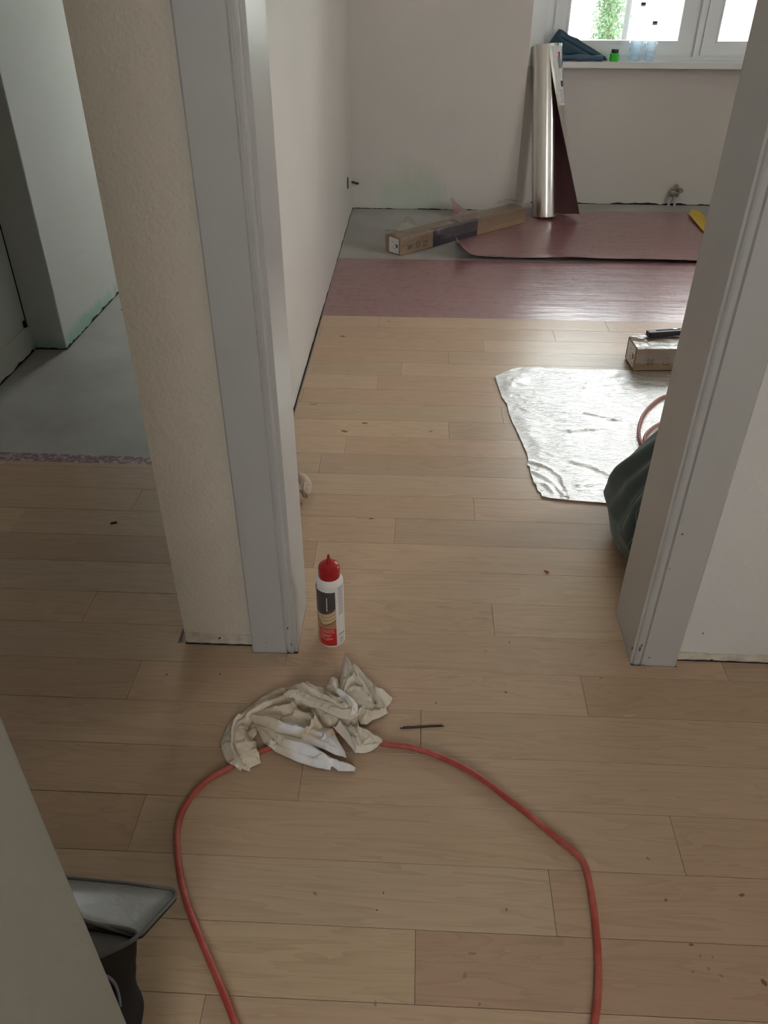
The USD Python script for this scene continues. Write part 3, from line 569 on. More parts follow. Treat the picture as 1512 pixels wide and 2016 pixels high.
# ------------------------------------------------------------------ parquet packs
def pack(root, L, W, Hh, end_label, side_marks, dark_band, film):
    "local frame: x along the length from the visible end, y across, z up; origin at the near bottom corner"
    obj('carton', tm(rbox(L, W, Hh, .0035)).apply_translation((L/2, W/2, Hh/2)), 'cardboard', root)
    lab = obj('end_label', bx(-.0012, .001, W*end_label[0], W*end_label[1], Hh*.06, Hh*.94), 'label_white', root, smooth=False, label='white printed label')
    for q in range(7):
        y0 = W*(end_label[0]+.08+.12*(q % 3)); z = Hh*(.18+.10*q)
        obj('printed_line', bx(-.0017, -.001, y0, y0+W*(.10+.05*(q % 2)), z, z+.004), 'label_grey', lab, smooth=False)
    obj('printed_square', bx(-.0017, -.001, W*end_label[0]+.008, W*end_label[0]+.024, Hh*.40, Hh*.62), 'label_charcoal', lab, smooth=False)
    if dark_band:
        a, b = dark_band
        obj('printed_band', bx(a, b, -.0012, .002, .002, Hh-.002), 'print_dark', root, smooth=False, label='dark printed band')
        obj('printed_band', bx(a+.01, b+.015, .0, W*.30, Hh-.001, Hh+.0012), 'print_dark', root, smooth=False)
    for kind, x in side_marks:
        zc = Hh*.42; r = .0175
        if kind == 'arrows':      # this way up
            ms = [join(bx(x+d-.002, x+d+.002, -.0014, .001, zc-r, zc+r*.4), extrude_xz(Polygon([(x+d-.008, zc+r*.3), (x+d+.008, zc+r*.3), (x+d, zc+r)]), -.0014, .001)) for d in (-.010, .010)]
            ms.append(bx(x-.018, x+.018, -.0014, .001, zc-r-.006, zc-r-.003)); m = join(*ms)
        elif kind == 'ring':      # recycling roundel
            m = join(extrude_xz(Point(x, zc).buffer(r).difference(Point(x, zc).buffer(r*.78)), -.0014, .001),
                *[extrude_xz(Polygon([(x+r*.5*math.cos(t), zc+r*.5*math.sin(t)), (x+r*.62*math.cos(t+1.1), zc+r*.62*math.sin(t+1.1)), (x+r*.2*math.cos(t+1.0), zc+r*.2*math.sin(t+1.0))]), -.0014, .001) for t in (.5, 2.6, 4.7)])
        else:                     # dotted emblem
            m = join(*[extrude_xz(Point(x+r*.62*a, zc+r*.62*b).buffer(r*.38), -.0014, .001) for a, b in ((-.8, -.9), (0, -.2), (.8, .6), (-.9, .5), (.9, -.8))])
        obj('printed_mark', m, 'print_brown', root, smooth=False)
    u, v = np.meshgrid(np.linspace(-.002, L+.002, 150), np.linspace(-.5, 1.08, 46), indexing='ij')
    X = u; vv = v*W
    Yp = np.where(vv < 0, -.004, vv); Zp = np.where(vv < 0, Hh+.004+vv*Hh/W*1.35, Hh+.0035)
    n = meshkit.fbm(np.stack([X*24, vv*24, X*0+film], -1), 4, film)
    n2 = np.maximum(0, meshkit.fbm(np.stack([X*7, vv*9, X*0+film*3], -1), 3, film+4)-.52)
    Zp = Zp + np.where(vv < 0, 0, (.007*n+.10*n2)*(1 if film == 2 else .25)); Yp = Yp - np.where(vv < 0, .008*n, 0)
    if film == 2:
        pk = np.exp(-((X-.16)/.055)**2-((vv-.115)/.035)**2); Zp += .075*pk
    obj('film_wrap', sheet(np.stack([X, Yp, Zp], -1)), 'film_wrap', root, smooth=60, label='clear crinkled plastic wrap')
def place(prim, loc, rz):
    x = UsdGeom.Xformable(prim); x.AddTranslateOp().Set(Gf.Vec3d(*map(float, loc))); x.AddRotateZOp().Set(math.degrees(rz))
p1 = thing('parquet_pack', 'long film-wrapped cardboard parquet pack lying before the foil roll', 'cardboard pack', 'film-wrapped parquet packs')
a = math.atan2(.807, .863)
place(p1, (-.109, 4.772, -.0114), a)
pack(p1, 1.13, .137, .098, (.10, .72), [('dots', .075), ('ring', .145), ('arrows', .205)], (.27, .66), 2)
p2 = thing('parquet_pack', 'cardboard parquet pack on the foil sheet with a black tool on top', 'cardboard pack', 'film-wrapped parquet packs')
b0 = G(1246.9, 729.7, .004); ang = math.radians(4.0)
place(p2, (b0[0], b0[1], .0036), ang)
pack(p2, 1.13, .137, .100, (.14, .86), [('dots', .066), ('ring', .135), ('arrows', .30)], None, 5)
tool = thing('hand_tool', 'black slotted hand tool lying on top of the parquet pack', 'tool')
zt = .125
t0 = G(1276, 657, zt); place(tool, (t0[0], t0[1], .1125), math.radians(12))
body = tm(rbox(.21, .036, .024, .004)).apply_translation((.105, .0, .012))
slot = bx(.035, .15, -.004, .006, .018, .03)
obj('handle', trimesh.boolean.difference([trimesh.Trimesh(*[np.asarray(q) for q in (body.vertices, body.faces)]), slot], engine='manifold'), 'tool_black', tool)
obj('slider', tm(rbox(.020, .008, .008, .002)).apply_translation((.122, .001, .0235)), 'steel', tool, label='metal slider')
obj('end_cap', tm(rbox(.006, .034, .022, .002)).apply_translation((.0005, 0, .012)), 'tool_black', tool)

# ------------------------------------------------------------------ standing roll of foil underlay
roll = thing('underlay_roll', 'silver foil underlay roll standing upright in front of the window niche', 'underlay roll')
rb, rtop = np.array([.874, 5.655, -.001]), np.array([.785, 5.858, 1.003])
AX = rtop-rb; RL = np.linalg.norm(AX); AX /= RL
EX = np.array([1.0, 0, 0]); EX = EX-AX*(EX@AX); EX /= np.linalg.norm(EX); EYv = np.cross(AX, EX)       # EYv points away from the viewer
def rp(x, y, s):
    P = rb + AX*(s*RL)[..., None]*1.0 + EX*x[..., None] + EYv*y[..., None]
    P[..., 2] = np.maximum(P[..., 2], -.0042); return P
def rollgrid(xy, s0=0.0, s1=1.0, ns=40):
    S = np.linspace(s0, s1, ns); x, y, N = xy(S[None, :]); return rp(x, y, np.broadcast_to(S[None, :], x.shape)), EX*N[0][..., None]+EYv*N[1][..., None]
RC, RO = .060, .096
th = np.linspace(0, 2*math.pi*2.6, 190)[:, None]                   # core: 2.6 turns of tightly wound sheet
def core(S):
    r = RC-.0085+.0085*th/th.max()+.0006*np.sin(3*th)+0*S; return r*np.sin(th+.5), -r*np.cos(th+.5), (np.sin(th+.5)+0*S, -np.cos(th+.5)+0*S)
P, N = rollgrid(core, ns=8)
obj('core_roll', sheet(P[:, ::-1], .0016, N[:, ::-1]), 'foil_smooth', roll, smooth=50)
OFF = RO-RC-.002
def outer(off):
    def f(S):
        t = np.linspace(0, 1, 90)[:, None]; tt = t+0*S
        # first half: half circle round the left side, from the front of the core to the back
        a1 = math.pi*np.clip(tt*2, 0, 1)
        x1, y1 = -RO*np.sin(a1), OFF-RO*np.cos(a1)
        # second half: from the back, the same length, bending through an angle that shrinks towards the floor
        tot = np.radians(184-104*(1-S)**1.15)+0*tt; ln = math.pi*RO*np.clip(tt*2-1, 0, 1); k = tot/(math.pi*RO)
        x2, y2 = np.sin(k*ln)/k, OFF+RO-(1-np.cos(k*ln))/k
        sec = tt > .5; x, y = np.where(sec, x2, x1), np.where(sec, y2, y1)
        nx = np.where(sec, np.sin(k*ln), -np.sin(a1)); ny = np.where(sec, np.cos(k*ln), -np.cos(a1))
        return x+off*nx, y+off*ny, (nx, ny)
    return f
P, N = rollgrid(outer(0.0), .004, 1.0)
obj('outer_layer', sheet(P, .0007, N), 'foil_smooth', roll, smooth=60)
P, N = rollgrid(outer(-.0009), .005, .999)
obj('outer_lining', sheet(P, .0007, N), 'underlay_inside', roll, smooth=60, label='dark purple inner side of the loose foil end')
def on_flap(t0, t1, s0, s1, off, nt=14, ns=10, skew=0.0):
    def f(S):
        full = outer(off)(S); n = full[0].shape[0]; idx = np.linspace(t0, t1, nt)*(n-1)
        i0 = np.clip(np.floor(idx).astype(int), 0, n-2); w = (idx-i0)[:, None]
        g = lambda A: A[i0]*(1-w)+A[i0+1]*w
        return g(full[0]), g(full[1]), (g(full[2][0]), g(full[2][1]))
    S = np.linspace(s0, s1, ns); x, y, N = f(S[None, :]); sk = np.linspace(0, skew, nt)[:, None]
    return sheet(rp(x, y, S[None, :]+sk), .0004, EX*N[0][..., None]+EYv*N[1][..., None])
ta, tb = .862, .972
lab = obj('paper_label', on_flap(ta, tb, .655, .985, .0006, ns=24), 'label_white', roll, smooth=60, label='printed paper label')
for nm, a0, a1, s0, s1, m, sk in (('label_title', ta+.01, tb-.005, .925, .955, 'label_red', -.02), ('label_picture', ta, tb, .865, .912, 'label_ochre', -.01), ('label_picture', ta+.004, ta+.05, .872, .925, 'label_slate', 0),
        ('label_band', ta, tb, .762, .795, 'label_navy', -.01)):
    obj(nm, on_flap(a0, a1, s0, s1, .0010, skew=sk), m, lab, smooth=60)
for q in range(7): obj('label_line', on_flap(ta+.015+.01*(q % 2), tb-.02-.012*(q % 3), .672+.011*q, .676+.011*q, .0010, ns=3), 'label_grey', lab, smooth=60)

# ------------------------------------------------------------------ things on and under the window sill
zs = ZSILL
def pet(name, label, pxy, r, h, cap, full_h):
    c = AtY(*pxy, 6.0); t = thing(name, label, 'bottle', None)
    place(t, (c[0], 6.0, zs), 0)
    z = np.linspace(0, h*.62, 46); rr = r*(1-.075*np.cos(z/h*2*math.pi*8.0)*sstep(.05*h, .1*h, z)); rr[:3] = [r*.82, r*.93, r*.99]
    prof = [(0.001, .004)]+list(zip(rr, z))
    for f in np.linspace(0, 1, 14)[1:]: prof.append((.0145+(r-.0145)*(1-sstep(0, 1, f))**.8, h*.62+f*h*.27))
    prof += [(.0145, h*.93), (.0165, h*.935), (.0165, h*.945), (.0130, h*.95), (.0130, h*.965)]
    obj('bottle_body', lathe(prof, seg=36), 'clear_plastic', t, smooth=60)
    obj('cap', join(lathe([(0, h), (.0145, h), (.0155, h-.002), (.0155, h-.015), (.0, h-.015)], seg=24), lathe([(.0150, h-.017), (.0158, h-.017), (.0158, h-.021), (.0150, h-.021)], seg=24)), cap, t)
pet('water_bottle', 'tall clear plastic water bottle with dark cap on the window sill', (1249, 118), .046, .325, 'cap_green', 0)
pet('water_bottle', 'small clear plastic water bottle beside the tall one on the window sill', (1277, 118), .036, .225, 'cap_green', 0)
for q in ('water_bottle', 'water_bottle_001'): tag(stage.GetPrimAtPath('/World/'+q), group='water bottles on the window sill')
c = AtY(1208.5, 117, 6.0); can = thing('plastic_pot', 'small bright green pot with black cap on the window sill', 'pot')
place(can, (c[0], 6.0, zs), 0)
obj('pot_body', lathe([(0, 0), (.026, 0), (.029, .004), (.029, .042), (.024, .047), (0, .047)], seg=28), 'plastic_green', can)
obj('cap', lathe([(0, .047), (.022, .047), (.023, .049), (.023, .066), (.021, .069), (0, .069)], seg=28), 'cap_black', can)
# dark cloth: a raised flap against the window frame and a rolled shiny edge in front
jk = thing('work_jacket', 'dark teal folded cloth heap in the corner of the window sill', 'cloth')
def PX(pts, Y): return [(AtY(a, b, Y)[0], AtY(a, b, Y)[2]) for a, b in pts]
fl = Polygon(PX([(1082, 84), (1086, 78), (1098, 61), (1102, 57), (1109, 60), (1116, 66), (1124, 71), (1138, 76), (1146, 83), (1160, 91), (1176, 101), (1192, 112), (1196, 118.5), (1150, 119), (1080, 119)], 6.04))
m, p = patch(fl, .006, lambda p: .016*noise2(p[:, 0], p[:, 1], 9, 3)+.03*sstep(0, .05, shapely.distance(shapely.points(p), fl.exterior))-.006*ridge(p, PX([(1105, 75), (1170, 112)], 6.04), .006)*3, .022)
v = m.vertices; obj('raised_flap', trimesh.Trimesh(np.c_[v[:, 0], 6.045-v[:, 2], v[:, 1]], m.faces[:, :], process=False), 'jacket_teal', jk, smooth=60)
pts = spline([AtY(x, y, 5.985) for x, y in ((1088, 112.5), (1110, 112), (1135, 112.5), (1160, 113.5), (1186, 116))], 40)
tb_ = tube(pts, .017+.004*np.sin(np.linspace(0, 14, 40)), 16); v = tb_.vertices.copy(); v[:, 2] = np.maximum(v[:, 2], zs+.0005); v += .004*(meshkit.fbm(v*40, 3, 2)[:, None]-.5)
obj('rolled_edge', trimesh.Trimesh(v, tb_.faces, process=False), 'tarp_blue', jk, smooth=60, label='shiny blue rolled edge')

# radiator valve on the niche wall
val = thing('radiator_valve', 'chrome radiator valve with two white pipe ends below the window', 'valve')
c = AtY(1328, 381, YN-.035); vx, vz = c[0], c[2]; vy = YN-.035
for d in (-.021, .021):
    obj('pipe', cyl((vx+d-.006, vy, ZS), (vx+d, vy, vz-.012), .0085, 16), 'pipe_white', val)
    obj('union_nut', cyl((vx+d, vy, vz-.022), (vx+d, vy, vz-.002), .0125, 6), 'chrome_dull', val, smooth=20)
obj('valve_body', join(tm(rbox(.066, .030, .026, .006)).apply_translation((vx, vy, vz+.006)), cyl((vx+.004, vy, vz+.01), (vx+.004, vy, vz+.052), .0105, 16), cyl((vx+.004, vy, vz+.05), (vx+.004, vy, vz+.060), .0150, 6)), 'chrome_dull', val)
obj('valve_knob', cyl((vx+.022, vy-.01, vz+.028), (vx+.030, vy-.045, vz+.028), .0165, 20), 'chrome_dull', val)
obj('wall_stub', cyl((vx, vy, vz+.012), (vx, YN+.002, vz+.012), .009, 14), 'chrome_dull', val)
# sockets and cable on the walls
sk = thing('socket_box', 'empty round socket hole low in the left wall near the corner', 'socket hole')
sc = np.array([XL1, 5.487, .238])
def wall_ring(r0, r1, x0, x1, n=36):
    m = extrude(Point(0, 0).buffer(r1, 12).difference(Point(0, 0).buffer(r0, 12)) if r0 else Point(0, 0).buffer(r1, 12), x1-x0); v = m.vertices
    return trimesh.Trimesh(np.c_[sc[0]+x0+v[:, 2], sc[1]+v[:, 0], sc[2]+v[:, 1]], m.faces, process=False)
obj('rim', wall_ring(.030, .036, -.001, .004), 'gap_dark', sk); obj('box_back', wall_ring(0, .030, -.001, .0012), 'label_grey', sk)
cs = AtY(701, 359.5, YB-.012)
cb = thing('cable_stub', 'short black cable end sticking out of the back wall by the corner', 'cable')
obj('cable', tube(spline([(cs[0]+.012, YB+.002, cs[2]-.008), (cs[0]+.008, YB-.02, cs[2]-.004), (cs[0]-.010, YB-.034, cs[2]+.004), (cs[0]-.03, YB-.040, cs[2]+.010)], 14), .0075, 10), 'cap_black', cb)
obj('wire', tube([(cs[0]-.028, YB-.040, cs[2]+.012), (cs[0]-.045, YB-.042, cs[2]+.018)], .003, 8), 'cap_black', cb)
# yellow tape strip on the loose sheet
ys_ = Polygon(px([(1355, 425), (1359, 418), (1364, 415), (1378, 419), (1386, 430), (1396, 450), (1402, 474), (1384, 458), (1370, 442)], .0))
ym, _ = patch(ys_, .012, lambda p: .006+.010*noise2(p[:, 0], p[:, 1], 5, 3), .0015)
obj('yellow_strip', ym, 'tape_yellow', None, smooth=60, label='yellow plastic strip lying at the right edge of the loose underlay', cat='plastic strip')

# ------------------------------------------------------------------ hose coil and green bag behind the right jamb
obj('hose_coil', tube(COIL, .0068, 10), 'hose_dark_red', None, smooth=60, label='coiled dark red hose on the foil sheet behind the green bag', cat='hose')
# bag: a filled sack, wide at the floor side, slumped; seams run up to its neck
bagc = np.array([.842, 1.945, 0.0])
BRX, BRY = .275, .29
def sack():
    nu, nv = 120, 70
    t, h = np.meshgrid(np.linspace(0, 2*math.pi, nu, endpoint=False), np.linspace(0, 1, nv), indexing='ij')
    prof = np.interp(h, [0, .03, .12, .26, .42, .60, .78, .92, 1.0], [.0, .62, .86, 1.0, .93, .74, .52, .34, .0])
    Rx = BRX*prof; Ry = BRY*prof
    z = np.interp(h, [0, .03, .12, .26, .42, .60, .78, .92, 1.0], [.0, .0, .035, .11, .20, .30, .40, .47, .49])
    lean = .10*h**1.5
    fold = 1+.060*np.sin(9*t+3.0*h+1.2*np.sin(3*t))*sstep(.05, .4, h)*(1-.2*h)+.030*np.sin(17*t-5*h)*sstep(.1, .5, h)
    x = bagc[0]+lean+Rx*np.cos(t)*fold; y = bagc[1]+.05*h+Ry*np.sin(t)*fold
    n = meshkit.fbm(np.stack([x*9, y*9, z*9], -1), 3, 4)-.5
    x += .03*n*prof; z = np.maximum(z+.02*n*sstep(.02, .2, h), .0)
    return np.stack([x, y, z], -1), t, h
P, T_, H_ = sack()
gb = thing('fabric_bag', 'dark green filled fabric bag on the floor behind the right door jamb', 'bag')
Pc = np.concatenate([P, P[:1]], 0)
obj('bag_body', sheet(Pc[::-1]), 'bag_green', gb, smooth=75)
for q, ph in enumerate((3.32, 3.62, 3.95)):
    k = int(ph/(2*math.pi)*120) % 120
    line = np.array([P[(k+int(round(3*math.sin(j*.07+q)))) % 120, j]+np.array([-.0012, -.0012, .0012]) for j in range(14, 60)])
    obj('seam', tube(spline(line[::3], 60), .0017, 6), 'bag_seam', gb, smooth=60)

# pipe bend in the corner behind the left jamb
pb = thing('pipe_bend', 'beige wrapped pipe bend low on the wall behind the left jamb', 'pipe')
q0 = G(600, 972, .03)
obj('pipe', tube(spline([(XL1-.002, 2.20, .052), (-.42, 2.20, .052), (-.362, 2.195, .048), (-.345, 2.165, .038), (-.352, 2.135, .028)], 30), .0185, 16), 'pipe_beige', pb)
obj('pipe', tube(spline([(XL1-.002, 2.118, .022), (-.43, 2.118, .022), (-.385, 2.12, .021), (-.362, 2.13, .020)], 20), .0195, 16), 'pipe_beige', pb)
obj('clamp_ring', tube(np.array([(-.349+.0*k, 2.152+.022*math.cos(k), .034+.022*math.sin(k)) for k in np.linspace(0, 2*math.pi, 25)]), .004, 8), 'pipe_beige', pb)

# ------------------------------------------------------------------ glue bottle
BC = np.array([-.1968, 1.502]); BR = .0342
gl = thing('glue_bottle', 'white glue bottle with red cap standing beside the left door jamb', 'bottle')
def lift(m): m.apply_translation((BC[0], BC[1], 0)); return m
obj('bottle_body', lift(lathe([(0, .002), (BR-.005, 0), (BR-.0015, .0015), (BR, .005), (BR, .1985), (BR-.0004, .2035), (BR-.003, .2095), (BR-.006, .214), (.0262, .2165), (.0255, .222), (0, .222)], seg=64)), 'bottle_white', gl, smooth=30)
cp = obj('cap', lift(lathe([(0, .217), (.0265, .217), (.0268, .2185), (.0262, .243), (.0252, .2475), (.0215, .2515), (.0150, .2540), (.0095, .2555), (0, .2560)], seg=56)), 'cap_red', gl, smooth=30)
obj('nozzle', lift(lathe([(0, .252), (.0098, .2535), (.0070, .2620), (.0046, .2700), (.0033, .2735), (.0030, .2790), (.0022, .2805), (0, .2808)], seg=28)), 'cap_red', cp, smooth=30)
obj('cap_ring', lift(lathe([(.0262, .2385), (.0269, .2390), (.0269, .2400), (.0260, .2405)], seg=56)), 'cap_red', cp, smooth=30)
CAMA = math.atan2(-BC[1], -BC[0])
def wrap(pts, off, r=BR):
    "points (angle in degrees to the viewer's right, height) on the bottle wall"
    p = np.asarray(pts, float); a = CAMA + np.radians(p[:, 0]); return np.c_[BC[0]+(r+off)*np.cos(a), BC[1]+(r+off)*np.sin(a), p[:, 1]]
def decal(poly, off, name, m, parent):
    "flat print: an outline in (angle, height) wrapped round the bottle"
    S = 1/.0012
    q = Polygon([(a/57.3*BR*S, z*S) for a, z in poly]).buffer(0)
    for g in getattr(q, 'geoms', [q]):
        x0, y0, x1, y1 = g.bounds; tri = []
        cells = [c for xx in np.arange(x0, x1, 2.2) for c in [g.intersection(sbox(xx, y0-1, xx+2.2, y1+1))] if not c.is_empty]
        ms = []
        for c in cells:
            for h in getattr(c, 'geoms', [c]):
                if h.geom_type == 'Polygon' and h.area > 1e-4:
                    v, f = trimesh.creation.triangulate_polygon(h, engine='earcut'); ms.append(trimesh.Trimesh(np.c_[v, v[:, 0]*0], f, process=False))
        if not ms: continue
        mm = join(*ms); v = mm.vertices
        # outward facing, with a hair of thickness
        o = wrap(np.c_[v[:, 0]/S/BR*57.3, v[:, 1]/S], off); i = wrap(np.c_[v[:, 0]/S/BR*57.3, v[:, 1]/S], off-.00018)
        n = len(o); f = mm.faces; tri = o[f]; nr = np.cross(tri[:, 1]-tri[:, 0], tri[:, 2]-tri[:, 0]); cen = tri.mean(1)-[BC[0], BC[1], 0]; cen[:, 2] = 0
        fl_ = (nr*cen).sum(1) < 0; f = np.where(fl_[:, None], f[:, ::-1], f)
        return obj(name, trimesh.Trimesh(np.vstack([o, i]), np.vstack([f, f[:, ::-1]+n]), process=False), m, parent, smooth=False)
def rect(a0, a1, z0, z1, slant=0): return [(a0, z0), (a1, z0+slant), (a1, z1+slant), (a0, z1)]
LA, RA = -118, 20
lbl = decal(rect(LA, RA, .0085, .1875), .0003, 'label_picture', 'label_charcoal', gl)
decal([(LA, .010), (RA, .010), (RA, .096), (-20, .095), (-38, .078), (-50, .082), (-75, .108), (-95, .118), (LA, .12)], .0005, 'label_floor', 'label_orange', lbl)
decal([(-100, .118), (-75, .1155), (-45, .1145), (-20, .1175), (0, .123), (RA, .133), (RA, .097), (0, .088), (-20, .082), (-38, .0785), (-48, .084), (-62, .097), (-80, .108)], .0006, 'label_board', 'label_tan', lbl)
for a_, z_, w_ in ((0, .1145, .0016), (0, .1045, .0011), (0, .0925, .0011)):
    decal([(-88, z_+.003), (-60, z_-.001), (-35, z_-.001), (-10, z_+.003), (RA, z_+.0125), (RA, z_+.0125+w_), (-10, z_+.003+w_), (-35, z_-.001+w_), (-60, z_-.001+w_), (-88, z_+.003+w_)], .0008, 'label_board_line', 'label_tan_dark', lbl)
decal([(-50, .081), (-38, .0755), (-20, .079), (0, .085), (RA, .094), (RA, .0975), (0, .0885), (-20, .0825), (-38, .079), (-48, .084)], .0008, 'label_board_line', 'label_tan_dark', lbl)
decal([(-18.5, .128), (-15, .128), (-14, .171), (-17, .171)], .0008, 'label_tip', 'label_white', lbl)
decal([(-20, .139), (-18, .141), (6, .131), (8, .126), (4, .126)], .0008, 'label_tip', 'label_charcoal', lbl)
decal([(-22, .124), (-8, .125), (-6, .130), (-20, .129)], .0008, 'label_tip', 'label_tan_dark', lbl)
decal([(-112, .1785), (-74, .1765), (-74, .1845), (-112, .187)], .0008, 'label_logo', 'label_red', lbl)
red = decal(rect(-58, RA, .0085, .0665), .0006, 'label_red_box', 'label_red', lbl)
for q, (w0, w1, z) in enumerate(((-50, 12, .0615), (-44, 8, .0575), (-52, 12, .0535), (-52, 0, .0465), (-50, -4, .0432), (-46, -8, .040), (-52, -30, .0352), (-24, 2, .0342), (-50, -30, .0312), (-26, 4, .0308), (-34, -14, .0278))):
    decal(rect(w0, w1, z, z+.0013), .0009, 'text_line', 'label_pale_text', lbl)
for q in range(22):            # column of small print, lines run across
    z = .1985-.0042*q; decal(rect(33+.05*q, 70-(q*7 % 11), z-.0019, z), .0003, 'text_line', 'label_grey', gl)
for q in range(6):
    z = .030-.0034*q; decal(rect(36, 62-(q*5 % 9), z-.0014, z), .0003, 'text_line', 'label_grey', gl)
def letters(text, a0, z0, h, off, name, m, parent):
    t = meshkit.text_mesh(text, h, .0003); v = t.vertices
    w = wrap(np.c_[a0+v[:, 0]/BR*57.3, z0+v[:, 1]], off); w[:, :2] += (v[:, 2]-.0001)[:, None]*((w[:, :2]-BC)/BR)
    obj(name, trimesh.Trimesh(w, t.faces, process=False), m, parent, smooth=False)
letters('750 g', 31, .0400, .0050, .0004, 'lettering', 'label_charcoal', gl)
letters('on', -88, .1925, .0085, .0004, 'lettering', 'label_charcoal', gl)

hp = [(480, 2075), (462, 2012), (440, 1955), (402, 1865), (374, 1795), (359, 1745), (351, 1695), (348, 1650), (358, 1600), (382, 1562), (412, 1533), (452, 1511), (520, 1476), (565, 1464), (610, 1452), (658, 1441), (700, 1446), (735, 1457), (757, 1463.5), (803, 1470), (860, 1487),
    (920, 1515), (985, 1560), (1050, 1611), (1108, 1658), (1147, 1697), (1160, 1737), (1169, 1790), (1176, 1860), (1178, 1920), (1175, 1980), (1166, 2040), (1150, 2100)]
HOSE = spline(on_floor(hp, .0071), 420)
HOSE_LINE = LineString(HOSE[:, :2])
# ------------------------------------------------------------------ rag
ZR = .012
def rg(pts): return [tuple(G(a, b, ZR)[:2]) for a, b in pts]
def lobe(outline, base, rise, wd, folds, seed, tone, amp=.006, ani=(20, 46, .6), th=.0014, step=.0027):
    "one fold layer of the cloth: outline in plan, dome, ridges and creases; tone(p, h) gives the cloth's colour"
    pg = Polygon(rg(outline)).buffer(0)
    if pg.geom_type != 'Polygon': pg = max(pg.geoms, key=lambda g: g.area)
    pg = pg.buffer(.003).buffer(-.003)
    ca, sa = math.cos(ani[2]), math.sin(ani[2])
    def hf(p):
        d = shapely.distance(shapely.points(p), pg.exterior)
        h = base + rise*(1-np.exp(-d/wd)) + .002*np.exp(-(d/.004)**2)
        u, w = p[:, 0]*ca+p[:, 1]*sa, -p[:, 0]*sa+p[:, 1]*ca
        n = meshkit.fbm(np.stack([u*ani[0]+3*meshkit.noise(np.stack([u*25, w*25, u*0+seed], -1), seed), w*ani[1], u*0+seed*3.1], -1), 3, seed)
        h += amp*2*(1-np.abs(2*n-1))**2*sstep(0, .018, d) + amp*.6*(meshkit.fbm(np.stack([u*90, w*90, u*0], -1), 2, seed+3)-.5)*sstep(0, .01, d)
        for l, a, s in folds:
            q = shapely.distance(shapely.points(p), LineString(rg(l)))/s
            h += 1.25*a*(.65*np.exp(-1.25*q)+.35*np.exp(-q*q))
        wr = meshkit.fbm(np.stack([u*ani[0]*1.5+2.5*meshkit.noise(np.stack([u*40, w*40, u*0+seed+2], -1), seed+5), w*ani[1]*2.1, u*0+seed*1.7], -1), 2, seed+9)
        h += .0045*np.maximum(0, 1-np.abs(2*wr-1)*3.2)*sstep(0, .010, d)*sstep(.42, .58, meshkit.noise(np.stack([u*30, w*30, u*0+seed], -1), seed+1))
        dh = shapely.distance(shapely.points(p), HOSE_LINE)
        return np.maximum(np.maximum(h, .0016), .0163*np.exp(-(np.maximum(0, dh-.006)/.008)**2))
    m, p = patch(pg, step, hf, th)
    c = tone(p, seed); return m, np.vstack([c, c])
CREAM, WHITE, BEIGE, STAIN = np.array([.76, .69, .58]), np.array([.84, .83, .84]), np.array([.67, .58, .45]), np.array([.44, .33, .235])
def cream(p, s):
    n = meshkit.fbm(np.c_[p*22, p[:, :1]*0+s], 4, s)[:, None]; return CREAM*(1-.55*sstep(.5, .75, n))+BEIGE*.55*sstep(.5, .75, n)
def beige(p, s):
    n = meshkit.fbm(np.c_[p*20, p[:, :1]*0+s], 4, s)[:, None]; return BEIGE*(1-.5*sstep(.45, .7, n))+CREAM*.5*sstep(.45, .7, n)
def white(p, s):
    n = meshkit.fbm(np.c_[p*18, p[:, :1]*0+s], 4, s)[:, None]; return WHITE*(1-.6*sstep(.5, .8, n))+CREAM*.6*sstep(.5, .8, n)
def stained(p, s):
    c = beige(p, s); c0 = np.array(rg([(541, 1374)])[0]); d = np.linalg.norm((p-c0)/[.035, .028], axis=1)+.8*(meshkit.fbm(np.c_[p*60, p[:, :1]*0], 3, 5)-.5)
    c1 = np.array(rg([(493, 1432)])[0]); d1 = np.linalg.norm((p-c1)/[.026, .022], axis=1)+.6*(meshkit.fbm(np.c_[p*60, p[:, :1]*0], 3, 6)-.5)
    w = (np.maximum(sstep(1.1, .3, d), sstep(1.1, .3, d1))*.75)[:, None]; return c*(1-w)+STAIN*w
def main_tone(p, s):
    c = stained(p, s); n = meshkit.fbm(np.c_[p*26, p[:, :1]*0+4], 4, 7)
    w = np.zeros(len(p))
    for (cx, cy, rx, ry, rot) in ((630, 1491, .100, .034, -.42), (580, 1440, .040, .018, -.1), (655, 1468, .05, .02, -.6)):
        o = p-np.array(rg([(cx, cy)])[0]); u = o[:, 0]*math.cos(rot)+o[:, 1]*math.sin(rot); v = -o[:, 0]*math.sin(rot)+o[:, 1]*math.cos(rot)
        w = np.maximum(w, sstep(1.15, .55, np.hypot(u/rx, v/ry)+.7*(n-.5)))
    return c*(1-w[:, None])+WHITE*w[:, None]
LO = []
